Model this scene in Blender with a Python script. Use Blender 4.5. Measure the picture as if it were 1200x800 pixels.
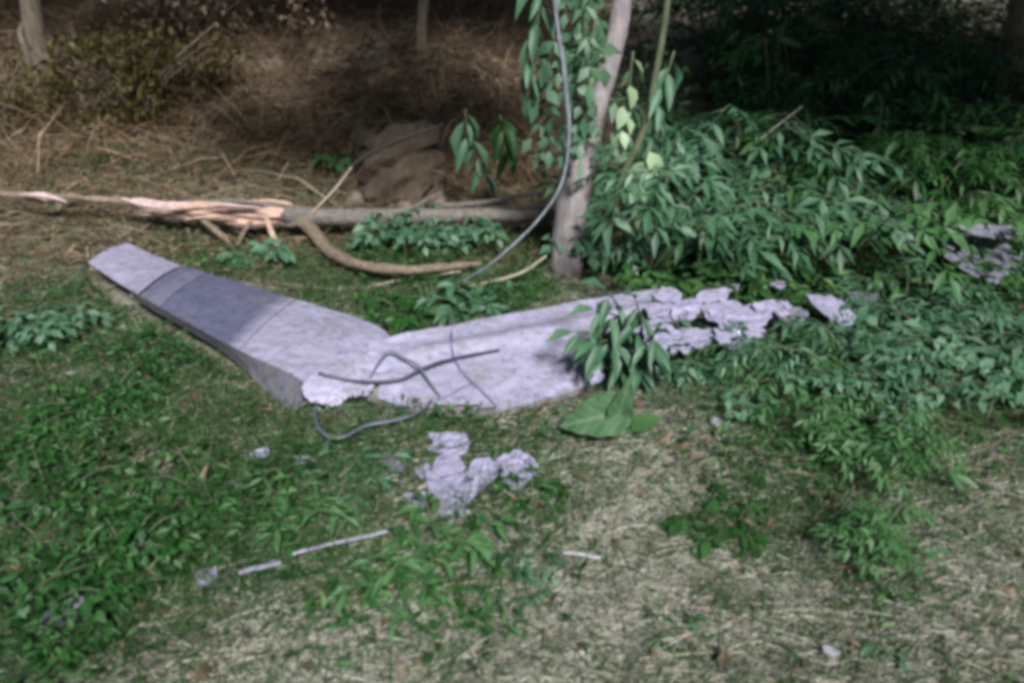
import bpy, math, random
import numpy as np
from mathutils import Vector, Matrix
from mathutils.bvhtree import BVHTree

for o in list(bpy.data.objects):
    bpy.data.objects.remove(o)
SC = bpy.context.scene
COL = SC.collection
random.seed(7)
RNG = np.random.default_rng(11)

# ------------------------------------------------------------------ camera
CAM_Z, PITCH, FPX = 1.6, math.radians(26.0), 933.0
cam = bpy.data.cameras.new('camera')
cam.sensor_width = 36.0
cam.lens = 36.0 * FPX / 1200.0
cam.clip_end = 1000
cam.clip_start = 0.05
cam.dof.use_dof = True
cam.dof.focus_distance = 3.3
cam.dof.aperture_fstop = 1.6
cam_o = bpy.data.objects.new('camera', cam)
cam_o.location = (0, 0, CAM_Z)
cam_o.rotation_euler = (math.pi / 2 - PITCH, 0, 0)
COL.objects.link(cam_o)
SC.camera = cam_o

# ------------------------------------------------------------------ light
SUN_TO = Vector((0.17, -0.72, 0.67)).normalized()      # towards the light
elev = math.asin(SUN_TO.z)
azim = math.atan2(SUN_TO.x, SUN_TO.y)
world = bpy.data.worlds.new('World')
SC.world = world
world.use_nodes = True
wn = world.node_tree
for n in list(wn.nodes):
    wn.nodes.remove(n)
wo = wn.nodes.new('ShaderNodeOutputWorld')
bg = wn.nodes.new('ShaderNodeBackground')
sky = wn.nodes.new('ShaderNodeTexSky')
sky.sky_type = 'NISHITA'
sky.sun_disc = False
sky.sun_elevation = elev
sky.sun_rotation = azim
bg.inputs['Strength'].default_value = 0.034
wn.links.new(sky.outputs[0], bg.inputs[0])
wn.links.new(bg.outputs[0], wo.inputs[0])
sun = bpy.data.lights.new('sun', 'SUN')
sun.energy = 4.4
sun.angle = math.radians(10.0)
sun.color = (1.0, 0.98, 0.965)
sun_o = bpy.data.objects.new('sun', sun)
sun_o.rotation_euler = SUN_TO.to_track_quat('Z', 'Y').to_euler()
sun_o.location = (3, -4, 7)
COL.objects.link(sun_o)

SC.view_settings.view_transform = 'Standard'
SC.view_settings.look = 'None'
SC.view_settings.exposure = 0.9
SC.view_settings.gamma = 1.0
SC.view_settings.use_curve_mapping = False
SC.render.engine = 'CYCLES'
SC.cycles.use_denoising = True
SC.cycles.max_bounces = 5
SC.cycles.transparent_max_bounces = 4
SC.cycles.filter_width = 4.2
SC.render.use_motion_blur = False

# ------------------------------------------------------------------ helpers
FWD = np.array([0, math.cos(PITCH), -math.sin(PITCH)])
UPV = np.array([0, math.sin(PITCH), math.cos(PITCH)])
CAMP = np.array([0, 0, CAM_Z])


def ray(px, py):
    return FWD + np.array([1, 0, 0]) * ((px - 600) / FPX) + UPV * ((400 - py) / FPX)


def at_y(px, py, y):
    d = ray(px, py)
    return CAMP + d * (y / d[1])


def at_z(px, py, z):
    d = ray(px, py)
    return CAMP + d * ((z - CAM_Z) / d[2])


_LAT = np.random.default_rng(5).random((256, 256))


def vnoise(x, y):
    x = np.asarray(x, float); y = np.asarray(y, float)
    xi = np.floor(x).astype(int); yi = np.floor(y).astype(int)
    fx = x - xi; fy = y - yi
    fx = fx * fx * (3 - 2 * fx); fy = fy * fy * (3 - 2 * fy)
    g = lambda a, b: _LAT[a % 256, b % 256]
    return (g(xi, yi) * (1 - fx) + g(xi + 1, yi) * fx) * (1 - fy) + (g(xi, yi + 1) * (1 - fx) + g(xi + 1, yi + 1) * fx) * fy


def fbm(x, y, o=4):
    s = 0; a = 0.5
    for k in range(o):
        s = s + a * vnoise(np.asarray(x) * 2 ** k + 17.3 * k, np.asarray(y) * 2 ** k + 9.1 * k)
        a *= 0.5
    return s


def smooth(t):
    t = np.clip(t, 0, 1)
    return t * t * (3 - 2 * t)


def height(x, y):
    x = np.asarray(x, float); y = np.asarray(y, float)
    near = 0.05 * (fbm(x * 1.3, y * 1.3) - 0.47) + 0.03 * (fbm(x * 5, y * 5, 3) - 0.45)
    start = 5.7 + 0.5 * np.sin(x * 0.7) - 0.35 * smooth((-x - 1) / 3)
    bank = 1.3 * smooth((y - start) / 4.4) + 0.07 * np.maximum(0, y - 10)
    bank = bank + smooth((y - 5) / 2) * 0.35 * (fbm(x * 0.7 + 3, y * 0.7, 3) - 0.45)
    bank = bank + 0.16 * np.exp(-((x + 2.9) / 1.1) ** 2 - ((y - 5.2) / 0.8) ** 2)
    return near + bank


def gnd(px, py):
    d = ray(px, py)
    t = 0.8
    while t < 60:
        p = CAMP + d * t
        if p[2] < float(height(p[0], p[1])):
            break
        t += 0.06
    lo, hi = t - 0.06, t
    for _ in range(8):
        t = (lo + hi) / 2
        p = CAMP + d * t
        if p[2] < float(height(p[0], p[1])): hi = t
        else: lo = t
    return CAMP + d * hi


def at_s(px, py, y, lift=.03):
    """like at_y, but never behind the ground"""
    g = gnd(px, py)
    return at_y(px, py, min(y, g[1] - lift))


def mesh_np(name, v, f, smooth_shade=False):
    """v (n,3), f (m,3) triangles"""
    me = bpy.data.meshes.new(name)
    v = np.ascontiguousarray(v, np.float32); f = np.ascontiguousarray(f, np.int32)
    me.vertices.add(len(v)); me.vertices.foreach_set('co', v.ravel())
    k = f.shape[1]
    me.loops.add(f.size); me.loops.foreach_set('vertex_index', f.ravel())
    me.polygons.add(len(f))
    me.polygons.foreach_set('loop_start', np.arange(0, f.size, k, dtype=np.int32))
    me.polygons.foreach_set('loop_total', np.full(len(f), k, np.int32))
    me.polygons.foreach_set('use_smooth', np.full(len(f), smooth_shade, bool))
    me.update(calc_edges=True); me.validate()
    return me


def link(name, me, mat=None, parent=None, loc=None, kind=None, label=None, cat=None, group=None):
    o = bpy.data.objects.new(name, me)
    if mat is not None and me is not None and len(me.materials) == 0:
        me.materials.append(mat)
    COL.objects.link(o)
    if parent: o.parent = parent
    if loc is not None: o.location = loc
    tag(o, label, cat, group, kind)
    return o


def tag(o, label=None, cat=None, group=None, kind=None):
    if label: o['label'] = label
    if cat: o['category'] = cat
    if group: o['group'] = group
    if kind: o['kind'] = kind
    return o


def thing(name, loc, label, cat, group=None):
    return link(name, None, loc=loc, label=label, cat=cat, group=group)


def catmull(pts, n):
    pts = np.asarray(pts, float)
    P = np.vstack([2 * pts[0] - pts[1], pts, 2 * pts[-1] - pts[-2]])
    out = []
    for i in range(1, len(P) - 2):
        for k in range(n):
            t = k / n
            a, b, c, d = P[i - 1], P[i], P[i + 1], P[i + 2]
            out.append(0.5 * ((2 * b) + (-a + c) * t + (2 * a - 5 * b + 4 * c - d) * t * t + (-a + 3 * b - 3 * c + d) * t ** 3))
    out.append(pts[-1])
    return np.array(out)


def tube(pts, radii, sides=8, sub=6, rough=0.0, jag=0.0, seed=0):
    """smooth tapering closed tube; returns v, quads-as-tris"""
    rg = np.random.default_rng(seed)
    P = catmull(pts, sub) if sub > 1 else np.asarray(pts, float)
    r = np.interp(np.linspace(0, 1, len(P)), np.linspace(0, 1, len(radii)), radii)
    V = []; F = []
    T = np.gradient(P, axis=0)
    T /= np.linalg.norm(T, axis=1)[:, None] + 1e-9
    ref = np.array([0.3, 0.2, 1.0]) if abs(T[0][2]) < 0.9 else np.array([1.0, 0.2, 0])
    u = np.cross(T[0], ref); u /= np.linalg.norm(u)
    for i in range(len(P)):
        u = u - T[i] * np.dot(u, T[i]); u /= np.linalg.norm(u)
        w = np.cross(T[i], u)
        for k in range(sides):
            a = 2 * math.pi * k / sides
            rr = r[i] * (1 + rough * (rg.random() - 0.5) * 2)
            off = T[i] * (jag * rg.random() * (1 if i == len(P) - 1 else (-1 if i == 0 else 0)))
            V.append(P[i] + (u * math.cos(a) + w * math.sin(a)) * rr + off)
    n = len(P)
    for i in range(n - 1):
        for k in range(sides):
            a = i * sides + k; b = i * sides + (k + 1) % sides
            F.append((a, b, b + sides)); F.append((a, b + sides, a + sides))
    V.append(P[0]); V.append(P[-1])
    c0 = n * sides; c1 = c0 + 1
    for k in range(sides):
        F.append((c0, (k + 1) % sides, k))
        F.append((c1, (n - 1) * sides + k, (n - 1) * sides + (k + 1) % sides))
    return np.array(V), np.array(F)


class Acc:
    def __init__(s): s.v = []; s.f = []; s.n = 0
    def add(s, v, f):
        s.v.append(np.asarray(v, float)); s.f.append(np.asarray(f, int) + s.n); s.n += len(v)
    def mesh(s, name, sm=False): return mesh_np(name, np.vstack(s.v), np.vstack(s.f), sm)


# leaf templates: length along +Y, width along X
def leaf4(w=0.36, fold=0.06, droop=0.12):
    v = np.array([[0, 0, 0], [-w / 2, .42, fold], [w / 2, .42, fold], [0, 1, -droop], [0, .5, -.01]])
    return v, np.array([[0, 4, 1], [0, 2, 4], [1, 4, 3], [4, 2, 3]])


def leaf8(w=0.4, fold=0.05, droop=0.14, wav=0.0):
    v = np.array([[0, 0, 0], [-w * .42, .25, fold], [-w * .46, .58, fold + wav], [0, 1, -droop], [w * .44, .6, fold - wav],
                  [w * .4, .25, fold], [0, .28, 0], [0, .62, -droop * .3]])
    f = np.array([[0, 6, 1], [0, 5, 6], [1, 6, 7], [1, 7, 2], [6, 5, 4], [6, 4, 7], [2, 7, 3], [7, 4, 3]])
    return v, f


def scatter(tv, tf, pos, d, up, length, width=1.0):
    """place template with +Y along d, +Z near up; vectorised"""
    N = len(pos)
    d = d / (np.linalg.norm(d, axis=1)[:, None] + 1e-9)
    x = np.cross(d, up); x /= np.linalg.norm(x, axis=1)[:, None] + 1e-9
    z = np.cross(x, d)
    L = np.broadcast_to(length, (N,))[:, None, None]
    W = np.broadcast_to(width, (N,))[:, None, None]
    V = pos[:, None, :] + L * (tv[None, :, 0:1] * W * x[:, None, :] + tv[None, :, 1:2] * d[:, None, :] + tv[None, :, 2:3] * z[:, None, :])
    F = tf[None] + (np.arange(N) * len(tv))[:, None, None]
    return V.reshape(-1, 3), F.reshape(-1, 3)


def blades(pos, d, bend, length, width):
    """grass: pos base, d initial direction, bend = vector added towards tip"""
    N = len(pos)
    d = d / (np.linalg.norm(d, axis=1)[:, None] + 1e-9)
    side = np.cross(d, RNG.normal(size=(N, 3))); side /= np.linalg.norm(side, axis=1)[:, None] + 1e-9
    L = np.broadcast_to(length, (N,))[:, None]; W = np.broadcast_to(width, (N,))[:, None] * .5
    m = pos + d * L * .5 + bend * L * .14
    t = pos + d * L + bend * L * .55
    V = np.stack([pos - side * W, pos + side * W, m - side * W * .9, m + side * W * .9, t], 1).reshape(-1, 3)
    F = np.array([[0, 1, 3], [0, 3, 2], [2, 3, 4]])[None] + (np.arange(N) * 5)[:, None, None]
    return V, F.reshape(-1, 3)


# ------------------------------------------------------------------ materials
def new_mat(name):
    m = bpy.data.materials.new(name); m.use_nodes = True
    nt = m.node_tree
    b = nt.nodes['Principled BSDF']
    return m, nt, b


def ramp(nt, fac, cols):
    r = nt.nodes.new('ShaderNodeValToRGB')
    e = r.color_ramp.elements
    while len(e) < len(cols): e.new(0.5)
    for i, (p, c) in enumerate(cols):
        e[i].position = p; e[i].color = (*c, 1)
    nt.links.new(fac, r.inputs[0])
    return r.outputs[0]


def noise(nt, scale, detail=6, rough=.6, co=None, dist=0.0):
    n = nt.nodes.new('ShaderNodeTexNoise')
    n.inputs['Scale'].default_value = scale; n.inputs['Detail'].default_value = detail
    n.inputs['Roughness'].default_value = rough; n.inputs['Distortion'].default_value = dist
    if co is None:
        tc = nt.nodes.new('ShaderNodeTexCoord'); co = tc.outputs['Object']
    nt.links.new(co, n.inputs['Vector'])
    return n.outputs['Fac']


def mixc(nt, fac, a, b, mode='MIX'):
    m = nt.nodes.new('ShaderNodeMix'); m.data_type = 'RGBA'; m.blend_type = mode
    for sock, val in ((m.inputs[0], fac), (m.inputs[6], a), (m.inputs[7], b)):
        if hasattr(val, 'is_linked'): nt.links.new(val, sock)
        elif isinstance(val, (int, float)): sock.default_value = val
        else: sock.default_value = (*val, 1)
    return m.outputs[2]


def bump(nt, b, h, dist, strength=1.0):
    n = nt.nodes.new('ShaderNodeBump'); n.inputs['Distance'].default_value = dist; n.inputs['Strength'].default_value = strength
    nt.links.new(h, n.inputs['Height']); nt.links.new(n.outputs[0], b.inputs['Normal'])


def leaf_mat(name, cols, rough=.5, trans=.25, per_object=False, spec=.35):
    m, nt, b = new_mat(name)
    if per_object:
        oi = nt.nodes.new('ShaderNodeObjectInfo'); g = nt.nodes.new('ShaderNodeNewGeometry')
        ad = nt.nodes.new('ShaderNodeMath'); ad.operation = 'MULTIPLY_ADD'
        nt.links.new(g.outputs['Random Per Island'], ad.inputs[0]); ad.inputs[1].default_value = .45
        mu = nt.nodes.new('ShaderNodeMath'); mu.operation = 'MULTIPLY'; mu.inputs[1].default_value = .55
        nt.links.new(oi.outputs['Random'], mu.inputs[0]); nt.links.new(mu.outputs[0], ad.inputs[2])
        fac = ad.outputs[0]
    else:
        g = nt.nodes.new('ShaderNodeNewGeometry'); fac = g.outputs['Random Per Island']
    c = ramp(nt, fac, cols)
    tcg = nt.nodes.new('ShaderNodeNewGeometry')
    nz = noise(nt, 6.0, 3, co=tcg.outputs['Position'])
    c2 = mixc(nt, .35, c, ramp(nt, nz, [(.3, (.35, .35, .35)), (.7, (1.2, 1.2, 1.2))]), 'MULTIPLY')
    nt.links.new(c2, b.inputs['Base Color'])
    b.inputs['Roughness'].default_value = rough
    b.inputs['Specular IOR Level'].default_value = spec
    if trans:
        tr = nt.nodes.new('ShaderNodeBsdfTranslucent'); nt.links.new(c2, tr.inputs['Color'])
        mx = nt.nodes.new('ShaderNodeMixShader'); mx.inputs[0].default_value = trans
        out = nt.nodes['Material Output']
        nt.links.new(b.outputs[0], mx.inputs[1]); nt.links.new(tr.outputs[0], mx.inputs[2]); nt.links.new(mx.outputs[0], out.inputs[0])
    return m


M = {}
M['leaf'] = leaf_mat('sapling_leaf', [(0, (.028, .08, .04)), (.5, (.05, .125, .065)), (.85, (.085, .17, .1)), (1, (.13, .21, .13))], .5, .25, True, .35)
M['leaf_cool'] = leaf_mat('cool_leaf', [(0, (.02, .075, .03)), (.5, (.05, .13, .065)), (.85, (.1, .19, .115)), (1, (.19, .28, .2))], .5, .25, True, .4)
M['leaf_dark'] = leaf_mat('dark_leaf', [(0, (.006, .032, .004)), (.6, (.015, .065, .011)), (1, (.04, .11, .03))], .5, .2, True, .3)
M['leaf_pale'] = leaf_mat('pale_leaf', [(0, (.16, .25, .14)), (.6, (.24, .34, .2)), (1, (.3, .4, .24))], .5, .25, True, .35)
M['leaf_bright'] = leaf_mat('bright_leaf', [(0, (.025, .095, .025)), (1, (.075, .16, .06))], .5, .25, True, .3)
M['leaf_olive'] = leaf_mat('olive_leaf', [(0, (.03, .026, .004)), (.6, (.06, .048, .01)), (1, (.1, .078, .025))], .6, .2)
M['cover'] = leaf_mat('ground_cover_leaf', [(0, (.006, .03, .004)), (.5, (.014, .068, .011)), (.85, (.035, .105, .028)), (1, (.1, .17, .07))], .55, .2, spec=.25)
M['cover_b'] = leaf_mat('undergrowth_leaf', [(0, (.01, .04, .006)), (.5, (.022, .075, .015)), (.85, (.05, .115, .035)), (1, (.1, .16, .065))], .55, .2, spec=.25)
M['grass'] = leaf_mat('grass_blade', [(0, (.008, .04, .006)), (.45, (.022, .08, .017)), (.8, (.065, .125, .045)), (1, (.2, .22, .13))], .55, .25, spec=.25)
M['grey_grass'] = leaf_mat('grey_green_grass', [(0, (.045, .08, .035)), (.5, (.1, .13, .07)), (.85, (.18, .19, .12)), (1, (.3, .29, .21))], .55, .25, spec=.25)
M['straw'] = leaf_mat('dry_straw', [(0, (.25, .236, .195)), (.45, (.355, .338, .29)), (.92, (.45, .43, .375)), (1, (.6, .58, .52))], .6, .2)
M['brown_straw'] = leaf_mat('brown_straw', [(0, (.065, .042, .024)), (.5, (.135, .09, .052)), (.85, (.215, .155, .097)), (1, (.35, .28, .2))], .65, .15)
M['brush'] = leaf_mat('dry_brush', [(0, (.055, .034, .018)), (.5, (.14, .085, .047)), (.9, (.23, .155, .095)), (1, (.38, .3, .21))], .7, .1)
M['litter'] = leaf_mat('dead_leaf', [(0, (.06, .042, .026)), (.5, (.13, .09, .058)), (1, (.22, .17, .12))], .7, .1)


def ground_mat():
    m, nt, b = new_mat('soil_and_thatch')
    tc = nt.nodes.new('ShaderNodeTexCoord')
    a = noise(nt, 2.2, 10, .7, tc.outputs['Object'])
    c = ramp(nt, a, [(.3, (.11, .1, .078)), (.5, (.21, .195, .158)), (.68, (.31, .292, .25))])
    f = noise(nt, 45, 8, .7, tc.outputs['Object'])
    c = mixc(nt, .6, c, ramp(nt, f, [(.3, (.45, .42, .36)), (.7, (1.5, 1.5, 1.45))]), 'MULTIPLY')
    nt.links.new(c, b.inputs['Base Color']); b.inputs['Roughness'].default_value = .95
    b.inputs['Specular IOR Level'].default_value = .1
    bump(nt, b, f, .02)
    return m


def skin_mat(name, col, dirt, rough=.52, metal=.08, bscale=14):
    m, nt, b = new_mat(name)
    tc = nt.nodes.new('ShaderNodeTexCoord')
    n1 = noise(nt, 3.2, 8, .68, tc.outputs['Object'], .8)
    n2 = noise(nt, 26, 8, .75, tc.outputs['Object'], .4)
    c = ramp(nt, n1, [(.3, tuple(x * .78 for x in col)), (.55, col), (.75, tuple(min(1, x * 1.18) for x in col))])
    spots = ramp(nt, n2, [(.36, dirt), (.5, (1, 1, 1))])
    c = mixc(nt, .85, c, spots, 'MULTIPLY')
    mp = nt.nodes.new('ShaderNodeMapping'); mp.inputs['Scale'].default_value = (3, 26, 3); mp.inputs['Rotation'].default_value = (0, 0, .5)
    nt.links.new(tc.outputs['Object'], mp.inputs[0])
    sc = noise(nt, 4, 5, .6, mp.outputs[0], .3)
    c = mixc(nt, .3, c, ramp(nt, sc, [(.35, (.7, .7, .72)), (.5, (1, 1, 1)), (.72, (1.2, 1.2, 1.2))]), 'MULTIPLY')
    mud = noise(nt, 5.5, 10, .78, tc.outputs['Object'], 1.2)
    c = mixc(nt, ramp(nt, mud, [(.52, (0, 0, 0)), (.6, (.4, .4, .4)), (.75, (.8, .8, .8))]), c, (.16, .14, .12))
    nt.links.new(c, b.inputs['Base Color'])
    b.inputs['Metallic'].default_value = metal
    nt.links.new(ramp(nt, n1, [(.3, (rough + .2,) * 3), (.7, (rough,) * 3)]), b.inputs['Roughness'])
    nb = noise(nt, bscale, 4, .5, tc.outputs['Object'], .6)
    bump(nt, b, nb, .022, .7)
    return m


def blend_skin_mat(name, dark, light):
    """dark blue-grey blending unevenly into the pale skin colour towards one end (attribute 'pale_blend')"""
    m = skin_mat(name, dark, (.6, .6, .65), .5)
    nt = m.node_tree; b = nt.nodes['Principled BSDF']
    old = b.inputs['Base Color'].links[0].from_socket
    at = nt.nodes.new('ShaderNodeAttribute'); at.attribute_name = 'pale_blend'
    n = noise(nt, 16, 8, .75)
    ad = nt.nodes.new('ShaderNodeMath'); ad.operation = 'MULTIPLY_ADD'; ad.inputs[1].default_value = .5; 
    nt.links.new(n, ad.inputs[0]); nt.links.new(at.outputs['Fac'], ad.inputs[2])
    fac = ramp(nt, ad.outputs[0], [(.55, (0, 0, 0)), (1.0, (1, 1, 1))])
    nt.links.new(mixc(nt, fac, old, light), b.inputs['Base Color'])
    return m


def bark_mat(name, c0, c1, c2, sx=18, sz=4, bd=.012):
    m, nt, b = new_mat(name)
    tc = nt.nodes.new('ShaderNodeTexCoord')
    mp = nt.nodes.new('ShaderNodeMapping'); mp.inputs['Scale'].default_value = (sx, sx, sz)
    nt.links.new(tc.outputs['Object'], mp.inputs[0])
    a = noise(nt, 1.6, 8, .7, mp.outputs[0], .5)
    g = noise(nt, 5, 6, .6, tc.outputs['Object'])
    c = ramp(nt, a, [(.3, c0), (.52, c1), (.72, c2)])
    c = mixc(nt, .5, c, ramp(nt, g, [(.35, (.6, .62, .55)), (.65, (1.15, 1.12, 1.1))]), 'MULTIPLY')
    nt.links.new(c, b.inputs['Base Color']); b.inputs['Roughness'].default_value = .85
    bump(nt, b, a, bd)
    return m


def plain_mat(name, col, rough=.6, metal=0.0):
    m, nt, b = new_mat(name)
    n = noise(nt, 18, 6, .65)
    c = ramp(nt, n, [(.3, tuple(x * .65 for x in col)), (.7, tuple(min(1, x * 1.2) for x in col))])
    nt.links.new(c, b.inputs['Base Color'])
    b.inputs['Roughness'].default_value = rough; b.inputs['Metallic'].default_value = metal
    bump(nt, b, n, .004)
    return m


M['ground'] = ground_mat()
LAV = (.285, .274, .375)
M['skin'] = skin_mat('wing_skin', LAV, (.55, .54, .6))
M['skin_dark'] = skin_mat('wing_skin_blue_grey', (.115, .12, .19), (.6, .6, .65), .5)
M['skin_blend'] = blend_skin_mat('wing_skin_blend', (.095, .1, .165), tuple(x * .85 for x in LAV))
M['skin_mid'] = skin_mat('wing_skin_mid', (.135, .138, .205), (.6, .6, .65), .5)
M['skin_side_shaded'] = skin_mat('wing_side_skin_shaded', (.1, .1, .125), (.5, .48, .45), .55)  # base colour darkened so the near flank looks shadowed
M['skin_dirty'] = skin_mat('wing_edge_dirty', (.22, .20, .2), (.45, .4, .35), .6)
M['frag'] = skin_mat('fragment_skin', (.31, .295, .42), (.5, .5, .55), .5, .2, 22)
M['frag_grey'] = skin_mat('fragment_grey', (.14, .145, .18), (.4, .4, .4), .6, .1, 22)
M['cable'] = plain_mat('black_cable', (.03, .028, .055), .45)
M['cable_blue'] = plain_mat('slate_cable', (.13, .13, .23), .5)
M['cable_grey'] = plain_mat('grey_cable', (.1, .11, .15), .5)
M['bark'] = bark_mat('grey_bark', (.12, .106, .108), (.22, .198, .206), (.3, .27, .282), 14, 3, .02)
M['bark_brown'] = bark_mat('brown_bark', (.07, .055, .04), (.14, .11, .085), (.22, .18, .145))
M['bark_fallen'] = bark_mat('fallen_bark', (.06, .053, .048), (.13, .116, .106), (.21, .19, .172), 22, 22, .014)
M['bark_warm'] = bark_mat('warm_bark', (.08, .06, .042), (.16, .125, .09), (.26, .215, .16), 26, 26, .012)
M['wood'] = bark_mat('fresh_split_wood', (.2, .12, .09), (.4, .265, .21), (.56, .42, .36), 40, 40, .006)
M['wood_pink'] = bark_mat('pale_split_wood', (.3, .2, .19), (.44, .33, .33), (.58, .48, .5), 30, 30, .006)
M['stem'] = bark_mat('green_stem', (.03, .045, .02), (.065, .085, .045), (.11, .135, .08), 20, 6, .003)
M['stem_grey'] = bark_mat('grey_stem', (.08, .09, .1), (.16, .18, .21), (.26, .28, .32), 24, 8, .006)
M['twig'] = bark_mat('dry_twig', (.17, .145, .11), (.28, .25, .2), (.4, .36, .3), 25, 25, .003)
M['dark_twig'] = bark_mat('dark_twig', (.006, .005, .004), (.012, .01, .008), (.02, .017, .014), 25, 25, .003)
M['strip'] = plain_mat('strip_metal', (.2, .2, .25), .5)
M['chip'] = plain_mat('pale_chip', (.27, .27, .29), .6)

# ------------------------------------------------------------------ ground
xs = np.concatenate([-np.geomspace(160, 8.2, 26), np.linspace(-8, 8, 230), np.geomspace(8.2, 160, 26)])
ys = np.concatenate([-np.geomspace(60, 3.2, 12), np.linspace(-3, 13, 250), np.geomspace(13.2, 240, 30)])
X, Y = np.meshgrid(xs, ys)
V = np.stack([X, Y, height(X, Y)], -1).reshape(-1, 3)
nx = len(xs)
ii = (np.arange(len(ys) - 1)[:, None] * nx + np.arange(nx - 1)[None]).ravel()
F = np.stack([ii, ii + 1, ii + nx + 1, ii + nx], 1)
link('ground', mesh_np('ground', V, F, True), M['ground'], kind='structure')


# ------------------------------------------------------------------ wing wreck
def section_surface(Fp, Np, nu, nv, u0=0, u1=1, prof=None, crumple=.006, seed=0, crease=None):
    """Fp/Np: list of (px,py,z) for far and near edges; returns grid (nu,nv,3)"""
    A = catmull([at_z(*p) for p in Fp], 12); B = catmull([at_z(*p) for p in Np], 12)
    # keep polylines crisp by linear param over control index
    t = np.linspace(u0, u1, nu) * (len(A) - 1)
    a = np.stack([np.interp(t, np.arange(len(A)), A[:, k]) for k in range(3)], 1)
    b = np.stack([np.interp(t, np.arange(len(B)), B[:, k]) for k in range(3)], 1)
    v = np.linspace(0, 1, nv)[None, :, None]
    G = a[:, None] * (1 - v) + b[:, None] * v
    if prof is not None:
        G[..., 2] += prof(t[:, None] / (len(A) - 1), v[..., 0])
    U, W = np.meshgrid(np.linspace(u0, u1, nu), np.linspace(0, 1, nv), indexing='ij')
    n = np.abs(fbm(U * 16 + seed * 7, W * 4 + seed * 3, 4) - .47) * 2
    G[..., 2] += crumple * (n - .5) * 2 if not callable(crumple) else crumple(U, W) * (n - .5) * 2
    return G


def shell(G, keep=None, th=.004):
    """closed thin sheet from a grid"""
    nu, nv = G.shape[:2]
    idx = np.arange(nu * nv).reshape(nu, nv)
    q = np.stack([idx[:-1, :-1], idx[1:, :-1], idx[1:, 1:], idx[:-1, 1:]], -1)
    k = np.ones((nu - 1, nv - 1), bool) if keep is None else keep
    q = q[k]
    top = G.reshape(-1, 3)
    nrm = np.cross(np.gradient(G, axis=0), np.gradient(G, axis=1)).reshape(-1, 3)
    nrm /= np.linalg.norm(nrm, axis=1)[:, None] + 1e-9
    if nrm[:, 2].mean() < 0:
        nrm = -nrm
    bot = top - nrm * th
    n = len(top)
    tri = [q[:, [0, 1, 2]], q[:, [0, 2, 3]], q[:, [0, 2, 1]] + n, q[:, [0, 3, 2]] + n]
    # boundary walls
    e = {}
    for a, b, c, d in q:
        for s, t in ((a, b), (b, c), (c, d), (d, a)):
            if (t, s) in e: e.pop((t, s))
            else: e[(s, t)] = 1
    w = []
    for s, t in e:
        w.append((s, t + n, t)); w.append((s, s + n, t + n))
    tri.append(np.array(w))
    F = np.vstack(tri)
    V = np.vstack([top, bot])
    used = np.zeros(len(V), bool); used[F.ravel()] = True
    mp = np.cumsum(used) - 1
    return V[used], mp[F]


SOLID = []      # collected (verts, faces) for dropping cables on


def sheet(name, G, mat, parent, keep=None, th=.004, base=Vector((0, 0, 0)), solid=True, sm=True):
    v, f = shell(G, keep, th)
    if solid: SOLID.append((v.copy(), f.copy()))
    v = v - np.array(base)
    me = mesh_np(name, v, f, sm)
    if sm:
        try: me.set_sharp_from_angle(angle=math.radians(35))
        except Exception: pass
    return link(name, me, mat, parent)


FL = [(150, 288, .17), (215, 311, .17), (330, 345, .15), (440, 380, .125), (457, 410, .115), (443, 442, .09), (428, 468, .06)]
NL = [(104, 311, .15), (163, 345, .18), (266, 402, .155), (347, 440, .125), (354, 456, .11), (364, 469, .08), (402, 477, .05)]
baseL = Vector(gnd(300, 430)); baseL.z = 0.0
wl = thing('wing_section', baseL, 'long lavender-grey wing section with blue-grey panel and torn pale tip, lying on the left', 'wreckage')
cr = lambda U, W: .004 + .008 * smooth((U - .45) / .4)
prof = lambda u, v: .015 * np.sin(math.pi * v)
u_f = 1 / 6.0
ud = 1 / 6. + .19
GL = lambda a, b, n: section_surface(FL, NL, n, 26, a, b, prof, cr, 3)
Gt = GL(0.0, u_f - .004, 18)
# tip: jagged outer end, lifted a little
jag = (RNG.random(26) - .5) * .05
Gt[0] += (Gt[0] - Gt[3]) * jag[:, None] * 6
Gt[..., 2] += .02 * np.linspace(1, 0, 18)[:, None] ** 2
tipo = sheet('tip_panel', Gt, M['skin'], wl, base=baseL)
tipo['label'] = 'pale torn tip of the wing'
Gs = GL(u_f, u_f + .018, 4); sheet('seam_strip', Gs - np.array([0, 0, .004]), M['skin_dark'], wl, base=baseL)
Gd = GL(u_f + .0195, u_f + .045, 6); sheet('joint_strip', Gd + np.array([0, 0, .002]), M['skin_mid'], wl, base=baseL)
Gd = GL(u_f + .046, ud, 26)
dp = sheet('dark_panel', Gd, M['skin_blend'], wl, base=baseL)
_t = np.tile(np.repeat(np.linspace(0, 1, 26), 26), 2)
_a = dp.data.attributes.new('pale_blend', 'FLOAT', 'POINT')
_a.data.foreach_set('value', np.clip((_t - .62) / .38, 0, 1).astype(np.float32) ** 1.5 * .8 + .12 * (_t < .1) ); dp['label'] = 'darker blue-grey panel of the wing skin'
Gm = GL(ud + .002, 1.0, 70)
nu, nv = Gm.shape[:2]
endj = 66 - 5 * fbm(np.arange(nv - 1) * .35, np.zeros(nv - 1) + 4, 3)
keep = np.arange(nu - 1)[:, None] < np.maximum(endj, 60)[None]
sheet('skin', Gm, M['skin'], wl, keep=keep, base=baseL)
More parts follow.
